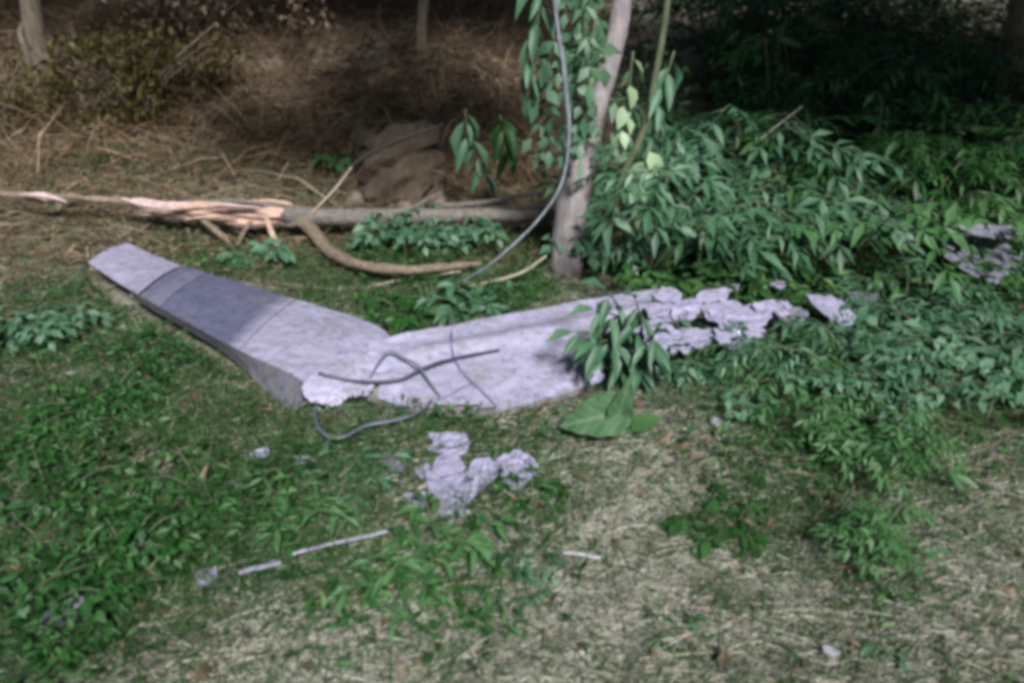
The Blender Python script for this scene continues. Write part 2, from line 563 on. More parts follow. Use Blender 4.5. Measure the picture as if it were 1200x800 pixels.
# side (flank) skin hanging from the near edge
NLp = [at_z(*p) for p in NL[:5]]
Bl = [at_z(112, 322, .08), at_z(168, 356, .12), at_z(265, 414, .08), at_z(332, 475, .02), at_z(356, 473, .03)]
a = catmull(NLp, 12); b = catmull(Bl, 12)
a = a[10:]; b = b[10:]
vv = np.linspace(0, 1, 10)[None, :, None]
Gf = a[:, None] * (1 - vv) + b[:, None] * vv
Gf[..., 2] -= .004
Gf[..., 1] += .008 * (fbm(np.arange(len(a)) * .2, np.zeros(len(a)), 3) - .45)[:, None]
sheet('side_skin', Gf, M['skin_side_shaded'], wl, base=baseL)
# underside closing the section
FLb = [(p[0], p[1], p[2]) for p in FL]
af = np.array([at_z(*p) - np.array([0, 0, .03]) for p in FL[:5]]); ab = np.array(Bl)
af = catmull(af, 8); ab = catmull(ab, 8)
Gu = af[:, None] * (1 - vv) + ab[:, None] * vv
sheet('underside', Gu[6:], M['skin_dirty'], wl, base=baseL, solid=False)
FR = [(432, 399, .15), (560, 374, .16), (694, 349, .16), (775, 337, .15), (850, 334, .15), (915, 345, .12)]
NR = [(430, 462, .055), (505, 480, .045), (586, 478, .05), (690, 450, .065), (800, 415, .075), (912, 396, .07)]
baseR = Vector(gnd(650, 430)); baseR.z = 0.0
wr = thing('wing_section', baseR, 'flat lavender wing section lying to the right, cables across it and leaves over it', 'wreckage')
profR = lambda u, v: .03 * smooth(u / .2) * np.exp(-((v - .38 + .12 * u) / .1) ** 2) + .012 * np.sin(v * math.pi)
crR = lambda U, W: .006 + .034 * smooth((U - .62) / .25) + .005 * smooth((.15 - U) / .15)
GR = section_surface(FR, NR, 120, 34, 0, 1, profR, crR, 8)
hole = fbm(np.linspace(0, 6, 119)[:, None] + np.zeros((1, 33)), np.linspace(0, 2, 33)[None] + np.zeros((119, 1)), 3)
uu = np.linspace(0, 1, 119)[:, None]
keepR = hole > (.05 + .36 * smooth((uu - .62) / .4))
keepR &= uu < .60 + .16 * (hole.mean(0)[None] * 0 + fbm(np.linspace(0, 7, 33), np.zeros(33) + 3, 4)[None] - .35)
keepR &= ~((uu < .03) & (hole < .5))
nearj = 33 - 4.5 * np.clip(fbm(np.linspace(0, 10, 119), np.zeros(119) + 2, 4) - .35, 0, 1) * (np.linspace(0, 1, 119) < .4) * 2
keepR &= np.arange(33)[None] < nearj[:, None]
sheet('skin', GR, M['skin'], wr, keep=keepR, base=baseR)
# thin dirty edge strip hanging from the near border
e0 = GR[45:72, -1] + np.array([0, 0, -.004])
Ge = np.stack([e0, e0 + np.array([0, .004, -.016]), e0 + np.array([0, .012, -.034])], 1)
sheet('edge_strip', Ge, M['skin_dirty'], wr, base=baseR)
Gub = GR[:68] - np.array([0, 0, .03]); Gub[:, -1, 2] += .012
sheet('underside', Gub[:, ::3], M['skin_dirty'], wr, base=baseR, solid=False)
# irregular torn piece: disc with a ragged outline, crumpled
def ragged_disc(c, sx, sy, seed, rot, curl, th=.003, nr=5, na=22):
    rg = np.random.default_rng(seed)
    ang = np.linspace(0, 2 * math.pi, na, endpoint=False)
    lim = .22 + .42 * fbm(np.cos(ang) * 1.3 + seed * 3.1 + 20, np.sin(ang) * 1.3 + seed + 20, 3) + .03 * rg.normal(size=na)
    lim = np.clip(lim, .12, .62)
    V = [[0, 0]]
    for k in range(1, nr + 1):
        r = lim * k / nr
        V += list(np.stack([np.cos(ang) * r, np.sin(ang) * r], 1))
    V = np.array(V)
    zz = curl * ((V[:, 0] * 2) ** 2 + .5 * V[:, 1]) + .055 * sx * (np.abs(fbm(V[:, 0] * 3 + seed, V[:, 1] * 4 + seed, 4) - .47) * 2 - .2)
    x = V[:, 0] * sx; y = V[:, 1] * sy
    P = np.stack([x * math.cos(rot) - y * math.sin(rot), x * math.sin(rot) + y * math.cos(rot), zz], 1) + c
    F = []
    for k in range(na):
        j = (k + 1) % na
        F.append((0, 1 + k, 1 + j))
        for r in range(nr - 1):
            a, b = 1 + r * na + k, 1 + r * na + j
            F.append((a, a + na, b + na)); F.append((a, b + na, b))
    F = np.array(F); n = len(P)
    Q = P - np.array([0, 0, th])
    o = 1 + (nr - 1) * na
    W = []
    for k in range(na):
        j = (k + 1) % na
        W += [(o + k, o + k + n, o + j + n), (o + k, o + j + n, o + j)]
    return P, Q, F, np.array(W)


for k, (px, py, z, sx, sy, rot, tilt) in enumerate([(792, 362, .13, .34, .26, .3, .25), (775, 395, .1, .3, .3, -.2, .35), (812, 398, .09, .3, .24, .5, .3), (782, 346, .16, .16, .14, .4, .5),
                                              (846, 366, .13, .26, .2, .2, .4), (876, 372, .12, .3, .18, .35, .35), (868, 388, .1, .22, .2, -.4, .3), (748, 425, .08, .22, .2, .1, .4), (716, 404, .1, .24, .3, .2, .3), (905, 362, .12, .2, .14, .2, .5), (835, 346, .14, .2, .12, .3, .5)]):
    P_, Q_, F_, W_ = ragged_disc(at_z(px, py, z), sx, sy, 300 + k, rot, .008)
    P_[:, 2] += tilt * .5 * (P_[:, 1] - P_[:, 1].mean()); Q_ = P_ - np.array([0, 0, .003])
    v_ = np.vstack([P_, Q_]); f_ = np.vstack([F_, F_[:, ::-1] + len(P_), W_])
    SOLID.append((v_.copy(), f_.copy()))
    link('torn_skin', mesh_np('torn_skin', v_ - np.array(baseR), f_), M['frag'], wr)
for k in range(18):
    rr_ = random.Random(900 + k)
    u_ = rr_.random(); px = 700 + 225 * u_; py = 432 - 62 * u_ + rr_.uniform(-55, 12)
    P_, Q_, F_, W_ = ragged_disc(at_z(px, py, .12 + rr_.uniform(-.02, .03)), rr_.uniform(.05, .14), rr_.uniform(.05, .12), 700 + k, rr_.uniform(-1, 1), .02)
    P_[:, 2] += rr_.uniform(-.1, .3) * (P_[:, 1] - P_[:, 1].mean()) + rr_.uniform(-.15, .15) * (P_[:, 0] - P_[:, 0].mean()); Q_ = P_ - np.array([0, 0, .003])
    v_ = np.vstack([P_, Q_]); f_ = np.vstack([F_, F_[:, ::-1] + len(P_), W_])
    link('torn_skin', mesh_np('torn_skin', v_ - np.array(baseR), f_), M['frag'], wr)
# -------- dropping helper
_v = []; _f = []; _n = 0
for v_, f_ in SOLID:
    _v.append(v_); _f.append(f_ + _n); _n += len(v_)
BVH = BVHTree.FromPolygons([tuple(p) for p in np.vstack(_v)], [tuple(t) for t in np.vstack(_f)])


def drop(px, py, lift=.004):
    d = Vector(ray(px, py)).normalized()
    hit = BVH.ray_cast(Vector((0, 0, CAM_Z)), d)
    g = gnd(px, py)
    if hit[0] is not None and hit[3] < (Vector(g) - Vector((0, 0, CAM_Z))).length:
        return np.array(hit[0]) + np.array([0, 0, lift])
    return g + np.array([0, 0, lift])


def cable(name, pix, r, mat, label, cat='cable', lift=None, sides=8):
    pts = np.array([drop(p[0], p[1], (r * 1.1 if len(p) < 3 else p[2])) for p in pix])
    base = Vector(pts[len(pts) // 2])
    v, f = tube(pts - np.array(base), [r, r], sides, 8)
    return link(name, mesh_np(name, v, f, True), mat, loc=base, label=label, cat=cat)


cable('cable', [(374, 442, .02), (402, 446), (436, 455, .03), (470, 452, .03), (495, 441, .035), (530, 428, .03), (585, 412)], .006, M['cable'],
      'black cable lying level across the joint of the two wing sections')
cable('cable', [(434, 443), (446, 430, .03), (457, 423, .045), (474, 430, .04), (491, 442, .05), (507, 458, .02), (516, 468), (508, 482, .05), (498, 497, .07), (484, 508, .08), (460, 515, .08), (430, 521, .08), (408, 533, .08), (390, 535, .08), (376, 523, .08), (371, 497, .06), (374, 485, .04)],
      .0052, M['cable_grey'], 'slate grey cable looping over the wing edge and down into the grass')
cable('cable', [(526, 368), (529, 392), (530, 412), (538, 432), (550, 446), (565, 460), (584, 480)], .005, M['cable_blue'],
      'thin dark cable running down across the right wing section')
cable('cable', [(512, 470), (530, 462), (552, 450)], .004, M['cable_blue'], 'short thin cable bridging two cables near the wing edge')

# ------------------------------------------------------------------ fragments
def fragment(px, py, sx, sy, seed, mat, label, rot=0.0, curl=.03, name='metal_fragment', z=.035, tilt=0.0, cat='debris'):
    P, Q, F_, W_ = ragged_disc(at_z(px, py, z), sx, sy, seed, rot, curl)
    dz = .5 * tilt * (P[:, 1] - P[:, 1].mean())
    P[:, 2] += dz
    P[:, 2] = np.maximum(P[:, 2], height(P[:, 0], P[:, 1]) + .014)
    Q = P - np.array([0, 0, .003])
    v = np.vstack([P, Q]); f = np.vstack([F_, F_[:, ::-1] + len(P), W_])
    base = Vector(v.mean(0)); base.z = float(v[:, 2].min())
    me = mesh_np(name, v - np.array(base), f, False)
    return link(name, me, mat, loc=base, label=label, cat=cat)


fragment(530, 566, .2, .36, 2, M['frag'], 'largest torn lavender metal scrap in the grass below the wings', .2, .02, tilt=.25)
fragment(530, 518, .2, .15, 5, M['frag'], 'torn lavender scrap just under the wing edge above the largest scrap', .1, .02, tilt=.35)
fragment(603, 548, .15, .19, 9, M['frag'], 'rightmost lavender scrap beside the largest scrap', .4, .015, tilt=.35)
fragment(566, 556, .11, .2, 12, M['frag'], 'narrow lavender scrap between the largest and rightmost scraps', -.3, .015, tilt=.3)
fragment(488, 586, .08, .09, 15, M['frag'], 'small lavender scrap at the lower left of the largest scrap', .3, .01, tilt=.3)
fragment(462, 541, .1, .1, 17, M['frag_grey'], 'greyish scrap left of the largest scrap, half sunk in grass', .7, .01, tilt=.3)
fragment(496, 552, .06, .07, 19, M['frag'], 'tiny pale scrap beside the left edge of the largest scrap', .2, .01, tilt=.3)
fragment(305, 532, .07, .06, 21, M['frag'], 'small pale scrap, left one of a pair below the left wing', .5, .01, tilt=.4)
fragment(357, 541, .075, .06, 23, M['frag'], 'small pale scrap, right one of a pair below the left wing', .2, .01, tilt=.4)
fragment(278, 567, .08, .05, 25, M['frag_grey'], 'small grey scrap in dark grass below the pale pair', .2, .01, tilt=.3)
fragment(70, 722, .13, .1, 27, M['frag_grey'], 'bluish grey scrap in the dark weeds at bottom left', .4, .02, tilt=.3)
fragment(240, 676, .07, .07, 29, M['frag'], 'pale scrap left of the long thin metal strip', .4, .02, tilt=.4)
fragment(974, 762, .06, .035, 31, M['chip'], 'white chip on the dry grass at bottom right', -.4, .006, name='white_chip')
fragment(840, 494, .05, .05, 33, M['chip'], 'white chip in the weeds below the right wing', .2, .006, name='white_chip', tilt=.4)
# long bright strips
def strip(p0, p1, w, mat, label, name='metal_strip', z=.05, cat='debris'):
    a_ = gnd(*p0) + np.array([0, 0, z]); b_ = gnd(*p1) + np.array([0, 0, z])
    t = np.linspace(0, 1, 14)[:, None]
    c = a_ * (1 - t) + b_ * t
    c[:, 2] += .003 * np.sin(t[:, 0] * 5)
    d = (b_ - a_) / np.linalg.norm(b_ - a_)
    s = np.cross(d, [0, 0, 1]); s = s / np.linalg.norm(s)
    wv = (w * (1 - .3 * np.abs(t * 2 - 1) ** 3))
    G = np.stack([c - s * wv * .5, c + np.array([0, 0, .005]), c + s * wv * .5], 1)
    v, f = shell(G, None, .003)
    base = Vector(v.mean(0)); base.z = v[:, 2].min()
    return link(name, mesh_np(name, v - np.array(base), f), mat, loc=base, label=label, cat=cat)


strip((345, 668), (455, 640), .015, M['strip'], 'long thin bright metal strip in the grass at lower left', z=.06)
strip((284, 690), (332, 677), .022, M['strip'], 'short bright metal strip left of the long thin strip', z=.06)
strip((660, 663), (703, 668), .013, M['chip'], 'short white sliver on dry grass in the lower middle', 'white_sliver')
# crumpled pieces far right and in the shrubs
fragment(1152, 302, .62, .5, 41, M['frag_grey'], 'crumpled grey metal sheet at the right edge under the shrubs', .2, .06, 'crumpled_sheet', .17, .3)
fragment(1165, 272, .42, .16, 43, M['frag_grey'], 'bluish torn sheet edge above the crumpled grey sheet at the right edge', .1, .04, 'crumpled_sheet', .3, .2)
fragment(975, 362, .2, .3, 45, M['frag'], 'pale scrap among leaves right of the right wing end', .3, .03, 'metal_fragment', .14, .2)
fragment(925, 372, .2, .16, 47, M['frag_grey'], 'dull ripped sheet between the torn wing end and the pale scrap', .4, .05, 'metal_fragment', .1, .15)
fragment(1010, 350, .14, .16, 49, M['frag_grey'], 'small grey scrap beside the pale scrap among leaves', -.3, .03, 'metal_fragment', .14, .2)


# ------------------------------------------------------------------ trees
def tube_part(name, pts, radii, mat, parent, base, sides=10, sub=6, rough=.05, jag=0.0, seed=1, sm=True):
    v, f = tube(np.asarray(pts) - np.array(base), radii, sides, sub, rough, jag, seed)
    return link(name, mesh_np(name, v, f, sm), mat, parent)


def crown_mesh(center, rad, n, leaf, seed):
    rg = np.random.default_rng(seed)
    nc = max(6, n // 90)
    cc = rg.normal(size=(nc, 3)); cc /= np.linalg.norm(cc, axis=1)[:, None]
    cc = cc * (rg.random((nc, 1)) ** .45) * np.array(rad) + np.array(center)
    k = rg.integers(0, nc, n)
    pos = cc[k] + rg.normal(size=(n, 3)) * np.array(rad) * .16
    d = rg.normal(size=(n, 3)); d[:, 2] -= .5
    up = np.tile([0, 0, 1.], (n, 1)) + rg.normal(size=(n, 3)) * .5
    v, f = scatter(*leaf4(.5), pos, d, up, leaf * (.6 + .8 * rg.random(n)))
    return v, f


def tree(label, pts, radii, bark, crown_c, crown_r, n, leaf, seed, lmat='cover_b', limbs=3, name='tree', group=None):
    base = Vector(pts[0])
    t = thing(name, base, label, 'tree', group)
    tube_part('trunk', pts, radii, bark, t, base, 12, 8, .06, seed=seed)
    rg = np.random.default_rng(seed)
    top = np.array(pts[-1])
    for k in range(limbs):
        s = np.array(pts[-1 if k else -2]) * .7 + top * .3
        e = np.array(crown_c) + rg.normal(size=3) * np.array(crown_r) * .5
        mid = (s + e) / 2 + np.array([0, 0, .15])
        tube_part('limb', [s, mid, e], [radii[-1] * .8, radii[-1] * .5, .01], bark, t, base, 7, 5, .05, seed=seed + k)
    v, f = crown_mesh(crown_c, crown_r, n, leaf, seed)
    link('shade_crown', mesh_np('shade_crown', v - np.array(base), f), M[lmat], t)
    return t


yT = 4.12
pts = [at_y(662, 352, yT) - np.array([0, 0, .08]), at_y(664, 300, yT), at_y(672, 230, yT), at_y(684, 172, yT + .05), at_y(703, 115, yT + .25), at_y(716, 70, yT + .35), at_y(729, 0, yT + .4),
       at_y(735, -120, yT + .45), at_y(725, -320, yT + .5)]
pts[0][2] = float(height(pts[0][0], pts[0][1])) - .03
main_tree = tree('grey-barked leaning tree standing behind the right wing section', pts, [.09, .09, .089, .084, .05, .055, .052, .05, .045], M['bark'],
     tuple(pts[-1] + np.array([-.75, -.75, .45])), (1.7, 1.0, .5), 3000, .14, 31)  # unseen crown set low and forward to shade the ground behind
# far trees on the bank; unseen crowns pulled forward to shade the ground
def far_tree(px, py_base, px_top, y, r, label, bark, cc, crr, n, seed, bend=0.0, leaf=.22):
    b_ = gnd(px, py_base)
    yb = b_[1]
    top = at_y(px_top, 0, yb)
    hi = top + (top - b_) / max(.3, (top - b_)[2]) * 2.4
    mid = (b_ + top) / 2 + np.array([bend, 0, 0])
    p = [b_ - np.array([0, 0, .1]), mid, top, (top + hi) / 2 + np.array([bend * .5, .1, 0]), hi]
    return tree(label, p, [r * 1.15, r, r * .9, r * .75, r * .6], bark, tuple(hi + np.array(cc)), crr, n, leaf, seed)


far_tree(52, 132, 36, 0, .085, 'thin brown-grey tree trunk on the bank at the far left', M['bark_brown'], (.2, -1.6, .6), (2.4, 1.8, 1.0), 1100, 51, .03)
far_tree(491, 62, 497, 0, .055, 'slim pale tree trunk on the dark bank at the top middle', M['bark_brown'], (.4, -2.0, .5), (2.2, 1.8, 1.0), 3200, 52)
far_tree(1178, 150, 1206, 0, .15, 'brown trunk at the right edge leaning out of the frame', M['bark_brown'], (.2, -3.2, -.2), (2.6, 2.4, .9), 7500, 53)
far_tree(885, 60, 890, 0, .09, 'dark tree hidden in shrubs at the top right', M['bark_brown'], (.9, -3.6, -.4), (2.6, 2.2, .9), 1500, 54)
far_tree(185, 20, 178, 0, .09, 'dim trunk at the top left behind the olive bush', M['bark_brown'], (0, -1.6, .8), (2.0, 1.6, 1.0), 900, 55, .05)
far_tree(330, 12, 345, 0, .07, 'dim trunk at the top between olive bush and slim pale trunk', M['bark_brown'], (0, -1.6, .8), (2.0, 1.6, 1.0), 1300, 56, -.04)

# curved sucker beside the far left trunk
b_ = gnd(48, 120)
p = [at_y(46, 112, b_[1]), at_y(30, 60, b_[1] - .05), at_y(24, 38, b_[1]), at_y(33, 14, b_[1]), at_y(36, -30, b_[1])]
p[0][2] = height(p[0][0], p[0][1]) - .02
v, f = tube(np.array(p) - b_, [.03, .025, .02, .015], 7, 6, .05)
link('bent_sapling', mesh_np('bent_sapling', v, f, True), M['bark_brown'], loc=b_, label='thin curved bare stem beside the far left trunk', cat='sapling')
# stump stub on bank
b_ = gnd(517, 106); tpt = at_y(518, 72, b_[1])
v, f = tube(np.array([b_ - [0, 0, .05], (b_ + tpt) / 2, tpt]) - b_, [.035, .03, .025], 8, 4, .1, .05)
link('cut_stem', mesh_np('cut_stem', v, f), M['bark_brown'], loc=b_, label='short cut stem right of the slim pale trunk', cat='stump')

# old stump behind the fallen trunk
b_ = gnd(472, 246)
yS = b_[1] + .25
b0 = at_y(472, 250, yS); b1 = at_y(470, 205, yS + .05); b2 = at_y(468, 168, yS + .12)
st = thing('old_stump', Vector((b0[0], b0[1], float(height(b0[0], b0[1])))), 'wide weathered stump behind the fallen trunk under a dark twig', 'stump')
bs = np.array(st.location)
tube_part('trunk', [b0 - [0, 0, .12], b1, b2], [.36, .31, .29], bark_mat('stump_bark', (.03, .02, .012), (.06, .042, .027), (.1, .072, .048), 9, 1.5, .04), st, bs, 22, 6, .15, .12, 3, False)
for k, (dx, dz) in enumerate(((-.28, .1), (.05, .16), (.27, .08))):
    q0 = b0 + np.array([dx, -.27, dz]); q1 = q0 + np.array([dx * .9, -.22, -.2 - dz * .6])
    tube_part('root', [q0 + [0, .12, .06], (q0 + q1) / 2 + [0, 0, .02], q1], [.07, .055, .02], M['bark_brown'], st, bs, 8, 4, .1, seed=k)

# ------------------------------------------------------------------ fallen trunk
yF = gnd(300, 275)[1] - .12
ft_pix = [(335, 251), (380, 254), (430, 254), (500, 253), (560, 252), (620, 253), (655, 250)]
pts = [at_y(px, py, yF + .02 * i) for i, (px, py) in enumerate(ft_pix)]
baseF = Vector(pts[0]); baseF.z = float(height(pts[0][0], pts[0][1]))
ft = thing('fallen_trunk', baseF, 'snapped grey trunk lying level behind the wings with split orange-pink end', 'fallen tree')
tube_part('trunk', pts, [.056, .055, .05, .046, .042, .036, .03], M['bark_fallen'], ft, baseF, 12, 6, .07, .03, 5)
# split end: several long splinters of fresh wood
def splinter(pp, r, mat, seed, name='splinter'):
    P = [at_s(px, py, y) for px, py, y in pp]
    v, f = tube(np.array(P) - np.array(baseF), r, 4, 3, .2, .03, seed)
    v[:, 2] = v[:, 2]
    return link(name, mesh_np(name, v, f), mat, ft)


y0 = yF
splinter([(345, 251, y0 + .02), (315, 253, y0 - .02), (280, 251, y0 - .05), (252, 246, y0 - .03)], [.045, .05, .034, .006], M['wood'], 61)
splinter([(338, 246, y0 + .05), (300, 243, y0 + .04), (255, 241, y0 + .02), (196, 238, y0)], [.026, .032, .026, .006], M['wood'], 62)
splinter([(330, 259, y0), (290, 262, y0 - .06), (250, 257, y0 - .06), (206, 250, y0 - .06)], [.02, .026, .02, .005], M['wood'], 63)
splinter([(270, 252, y0 - .05), (240, 250, y0 - .07), (212, 246, y0 - .07), (184, 239, y0 - .05)], [.01, .03, .028, .006], M['wood'], 73)
splinter([(232, 246, y0 - .03), (205, 244, y0 - .05), (172, 241, y0 - .04), (146, 234, y0 - .02)], [.014, .034, .03, .006], M['wood_pink'], 64)
splinter([(226, 256, y0 - .05), (205, 251, y0 - .06), (176, 246, y0 - .06)], [.005, .018, .005], M['wood_pink'], 65)
splinter([(200, 240, y0), (168, 236, y0), (132, 236, y0 + .02)], [.006, .022, .005], M['wood_pink'], 74)
splinter([(190, 242, y0), (150, 238, y0), (112, 234, y0 + .02), (80, 233, y0 + .05)], [.014, .026, .022, .006], M['bark_warm'], 66, 'bark_shard')
splinter([(120, 236, y0), (84, 231, y0), (50, 232, y0 + .02), (-20, 226, y0 + .05)], [.008, .024, .026, .02], M['bark_warm'], 75, 'bark_shard')
splinter([(76, 236, y0 - .03), (52, 230, y0 - .03), (28, 228, y0 - .03)], [.005, .026, .008], M['wood_pink'], 67)
splinter([(236, 258, y0 - .1), (252, 270, y0 - .16), (274, 291, y0 - .2)], [.014, .024, .006], M['bark_warm'], 68, 'bark_shard')
splinter([(244, 264, y0 - .12), (262, 276, y0 - .18), (268, 284, y0 - .2)], [.006, .016, .005], M['bark_warm'], 76, 'bark_shard')
splinter([(292, 262, y0 - .08), (284, 274, y0 - .14), (275, 294, y0 - .2)], [.012, .014, .005], M['bark_warm'], 69, 'bark_shard')
splinter([(313, 258, y0 - .06), (319, 275, y0 - .1), (325, 291, y0 - .12)], [.018, .022, .019], M['wood'], 70, 'branch_stub')
splinter([(325, 243, y0), (285, 237, y0 + .02), (222, 235, y0 + .04)], [.012, .018, .004], M['bark_fallen'], 71, 'bark_shard')
splinter([(300, 247, y0 - .06), (272, 244, y0 - .1), (240, 243, y0 - .1)], [.006, .018, .004], M['wood'], 72)
splinter([(340, 240, y0 + .02), (318, 236, y0 + .02), (292, 236, y0)], [.012, .016, .004], M['wood'], 77)
for k in range(16):
    rr_ = random.Random(500 + k)
    xa = rr_.uniform(215, 340); ln = rr_.uniform(25, 75); ya = 248 + rr_.uniform(-9, 10); yb_ = ya + rr_.uniform(-7, 6)
    dy = rr_.uniform(-.14, .02)
    splinter([(xa, ya, y0 + dy), (xa - ln * .5, (ya + yb_) / 2 + rr_.uniform(-2, 2), y0 + dy - .01), (xa - ln, yb_, y0 + dy - .03)], [.003, rr_.uniform(.007, .014), .001], M['wood' if k % 3 else 'wood_pink'], 600 + k)
# branches of the fallen trunk
def branch(pp, r, mat, seed, name='branch', lift=.05):
    P = [at_s(px, py, y, lift) for px, py, y in pp]
    return tube_part(name, P, r, mat, ft, baseF, 9, 7, .16, .02, seed)


branch([(350, 256, y0), (362, 266, y0 - .08), (385, 293, y0 - .22), (420, 310, y0 - .3), (470, 316, y0 - .3), (520, 313, y0 - .22), (562, 309, y0 - .15)], [.042, .04, .034, .03, .026, .022, .016], M['bark_warm'], 81, 'bent_branch', .26)
branch([(470, 252, y0 + .2), (500, 243, y0 + .26), (560, 238, y0 + .3), (610, 229, y0 + .34), (650, 224, y0 + .36)], [.014, .022, .017, .014, .01], M['bark_fallen'], 82)
branch([(456, 248, y0 + .1), (480, 244, y0 + .12), (500, 234, y0 + .14), (517, 225, y0 + .15)], [.012, .011, .009, .005], M['bark_fallen'], 83, 'twig')
branch([(540, 252, y0 + .25), (556, 260, y0 + .18), (575, 271, y0 + .12)], [.025, .026, .024], M['bark_fallen'], 84, 'branch_stub')
branch([(565, 246, y0 + .3), (610, 243, y0 + .35), (652, 241, y0 + .4)], [.014, .014, .01], M['bark_fallen'], 85)
branch([(330, 262, y0), (345, 262, y0 - .02), (352, 256, y0 - .02)], [.016, .026, .02], M['bark_fallen'], 86, 'branch_stub')

# dark twig above
def loose(name, pix, y, r, mat, label, cat, sides=7, rough=.06):
    P = [at_s(px, py, y + (0 if len(pp) < 3 else pp[2])) for pp in pix for (px, py) in [pp[:2]]]
    base = Vector(P[0])
    v, f = tube(np.array(P) - np.array(base), r, sides, 7, rough)
    return link(name, mesh_np(name, v, f, True), mat, loc=base, label=label, cat=cat)


b_ = gnd(372, 250)
loose('dark_twig', [(380, 238), (402, 205, .1), (430, 182, .15), (470, 163, .2), (520, 146, .3)], yF + .08, [.012, .014, .013, .012, .006], M['dark_twig'], 'black twig arching above the wide stump', 'twig')
loose('dry_twig', [(365, 250), (392, 222, .05), (412, 196, .1)], yF - .02, [.008, .008, .005], M['twig'], 'thin greenish twig leaning left of the wide stump', 'twig')
loose('dry_twig', [(408, 140), (445, 142), (492, 141)], gnd(450, 143)[1] - .03, [.012, .014, .008], M['twig'], 'pale stick lying on the bank above the black twig', 'twig')
loose('pale_stick', [(440, 108), (462, 107), (478, 105)], gnd(460, 109)[1] - .03, [.01, .02, .02], M['twig'], 'short pale stick on the bank below the slim pale trunk', 'twig')

# hanging stems around the leaning tree
yV = 3.78
loose('climbing_vine', [(650, -40), (652, 20), (660, 75), (664, 115), (667, 150), (664, 190, .02), (655, 222, -.02), (632, 256, -.05), (600, 288, -.1), (568, 314, -.12), (540, 330, -.08)], yV, [.007, .009, .011, .012, .010, .008, .007, .006, .006, .005, .004], M['stem_grey'],
      'blue-grey hanging vine stem passing the leaning tree and sweeping down to the left', 'vine', 8, .2)
loose('vine_stem', [(548, 336), (570, 331), (610, 320), (640, 300)], yV + .1, [.007, .008, .007], M['twig'], 'thin dry vine low behind the right wing, left of the leaning tree', 'vine')
loose('vine_stem', [(330, 332), (380, 338), (430, 336), (480, 326), (540, 318)], yV + .2, [.006, .008, .008, .006], M['twig'], 'thin dry vine along the ground above the left wing', 'vine')
loose('green_sapling_stem', [(786, -40), (780, 20), (768, 90), (757, 145), (735, 195), (716, 245), (706, 290), (704, 330)], yT - .05, [.014, .016, .018, .02, .02, .02, .018], M['stem'],
      'olive green sapling stem curving down right of the leaning tree', 'sapling', 8)
loose('green_sapling_stem', [(702, -40), (698, 20), (696, 70), (694, 140)], yT + .3, [.01, .012, .012, .01], M['stem'], 'thin straight green stem just left of the upper leaning trunk', 'sapling', 8)
loose('dry_twig', [(655, 62), (690, 60), (728, 62)], yT + .1, [.006, .006, .005], M['dark_twig'], 'dark twig crossing the upper leaning trunk', 'twig')


# ------------------------------------------------------------------ leaf meshes shared by plants
def compound(n_pair, seed, w=.42, spread=.9, ll=.34):
    rg = np.random.default_rng(seed)
    A = Acc()
    # rachis, a thin three-sided stick
    zc = lambda t: -.22 * t * t
    pts = [(0, t, zc(t)) for t in np.linspace(0, .92, 4)]
    v, f = tube(pts, [.012, .006], 3, 1); A.add(v, f)
    tv, tf = leaf4(w, .05, .16)
    pos = []; d = []; L = []
    for k in range(n_pair):
        t = .22 + .62 * k / max(1, n_pair - 1) if n_pair > 1 else .5
        for s in (-1, 1):
            pos.append((0, t + rg.normal() * .012, zc(t)))
            d.append((s * (spread + .15 * rg.normal()), .75 + .15 * rg.normal(), -.2 - .15 * rg.random()))
            L.append(ll * (1.05 - .25 * t) * (.85 + .3 * rg.random()))
    pos.append((0, .9, zc(.9))); d.append((.1 * rg.normal(), 1, -.35)); L.append(ll * 1.05)
    N = len(pos)
    v, f = scatter(tv, tf, np.array(pos), np.array(d, float), np.tile([0, 0, 1.], (N, 1)) + rg.normal(size=(N, 3)) * .2, np.array(L))
    A.add(v, f)
    return A.mesh('leaf', True)


def simple_leaf(seed, w=.5, droop=.18):
    rg = np.random.default_rng(seed)
    tv, tf = leaf8(w, .05 + .03 * rg.random(), droop + .1 * rg.random(), .03 * rg.normal())
    tv = tv.copy(); tv[:, 1] += .12
    v2, f2 = tube([(0, 0, 0), (0, .13, 0)], [.012, .01], 3, 1)
    A = Acc(); A.add(tv, tf); A.add(v2, f2)
    return A.mesh('leaf', True)


LEAF = {}
for mk in ('leaf', 'leaf_cool', 'leaf_dark', 'leaf_pale', 'leaf_bright'):
    LEAF[mk] = {'pin': [compound(np_, s, .29, .9, ll * 1.1) for np_, s, ll in ((3, 1, .36), (4, 2, .32), (3, 3, .4), (2, 4, .45), (4, 5, .34))],
                'tri': [compound(1, s, .55, .8, .55) for s in (6, 7, 8)],
                'long': [simple_leaf(s, .3, .2) for s in (9, 10, 11)],
                'broad': [simple_leaf(s, .62, .16) for s in (12, 13, 14)]}
    for L_ in LEAF[mk].values():
        for me in L_: me.materials.append(M[mk])


def put_leaf(parent, base, pos, d, up, size, me):
    d = Vector(d).normalized(); up = Vector(up)
    x = d.cross(up)
    if x.length < 1e-3: x = d.cross(Vector((1, 0, 0)))
    x.normalize(); z = x.cross(d)
    m = Matrix((x, d, z)).transposed().to_4x4()
    o = bpy.data.objects.new('leaf', me)
    COL.objects.link(o); o.parent = parent
    o.matrix_local = Matrix.Translation(Vector(pos) - Vector(base)) @ m @ Matrix.Scale(size, 4)
    return o


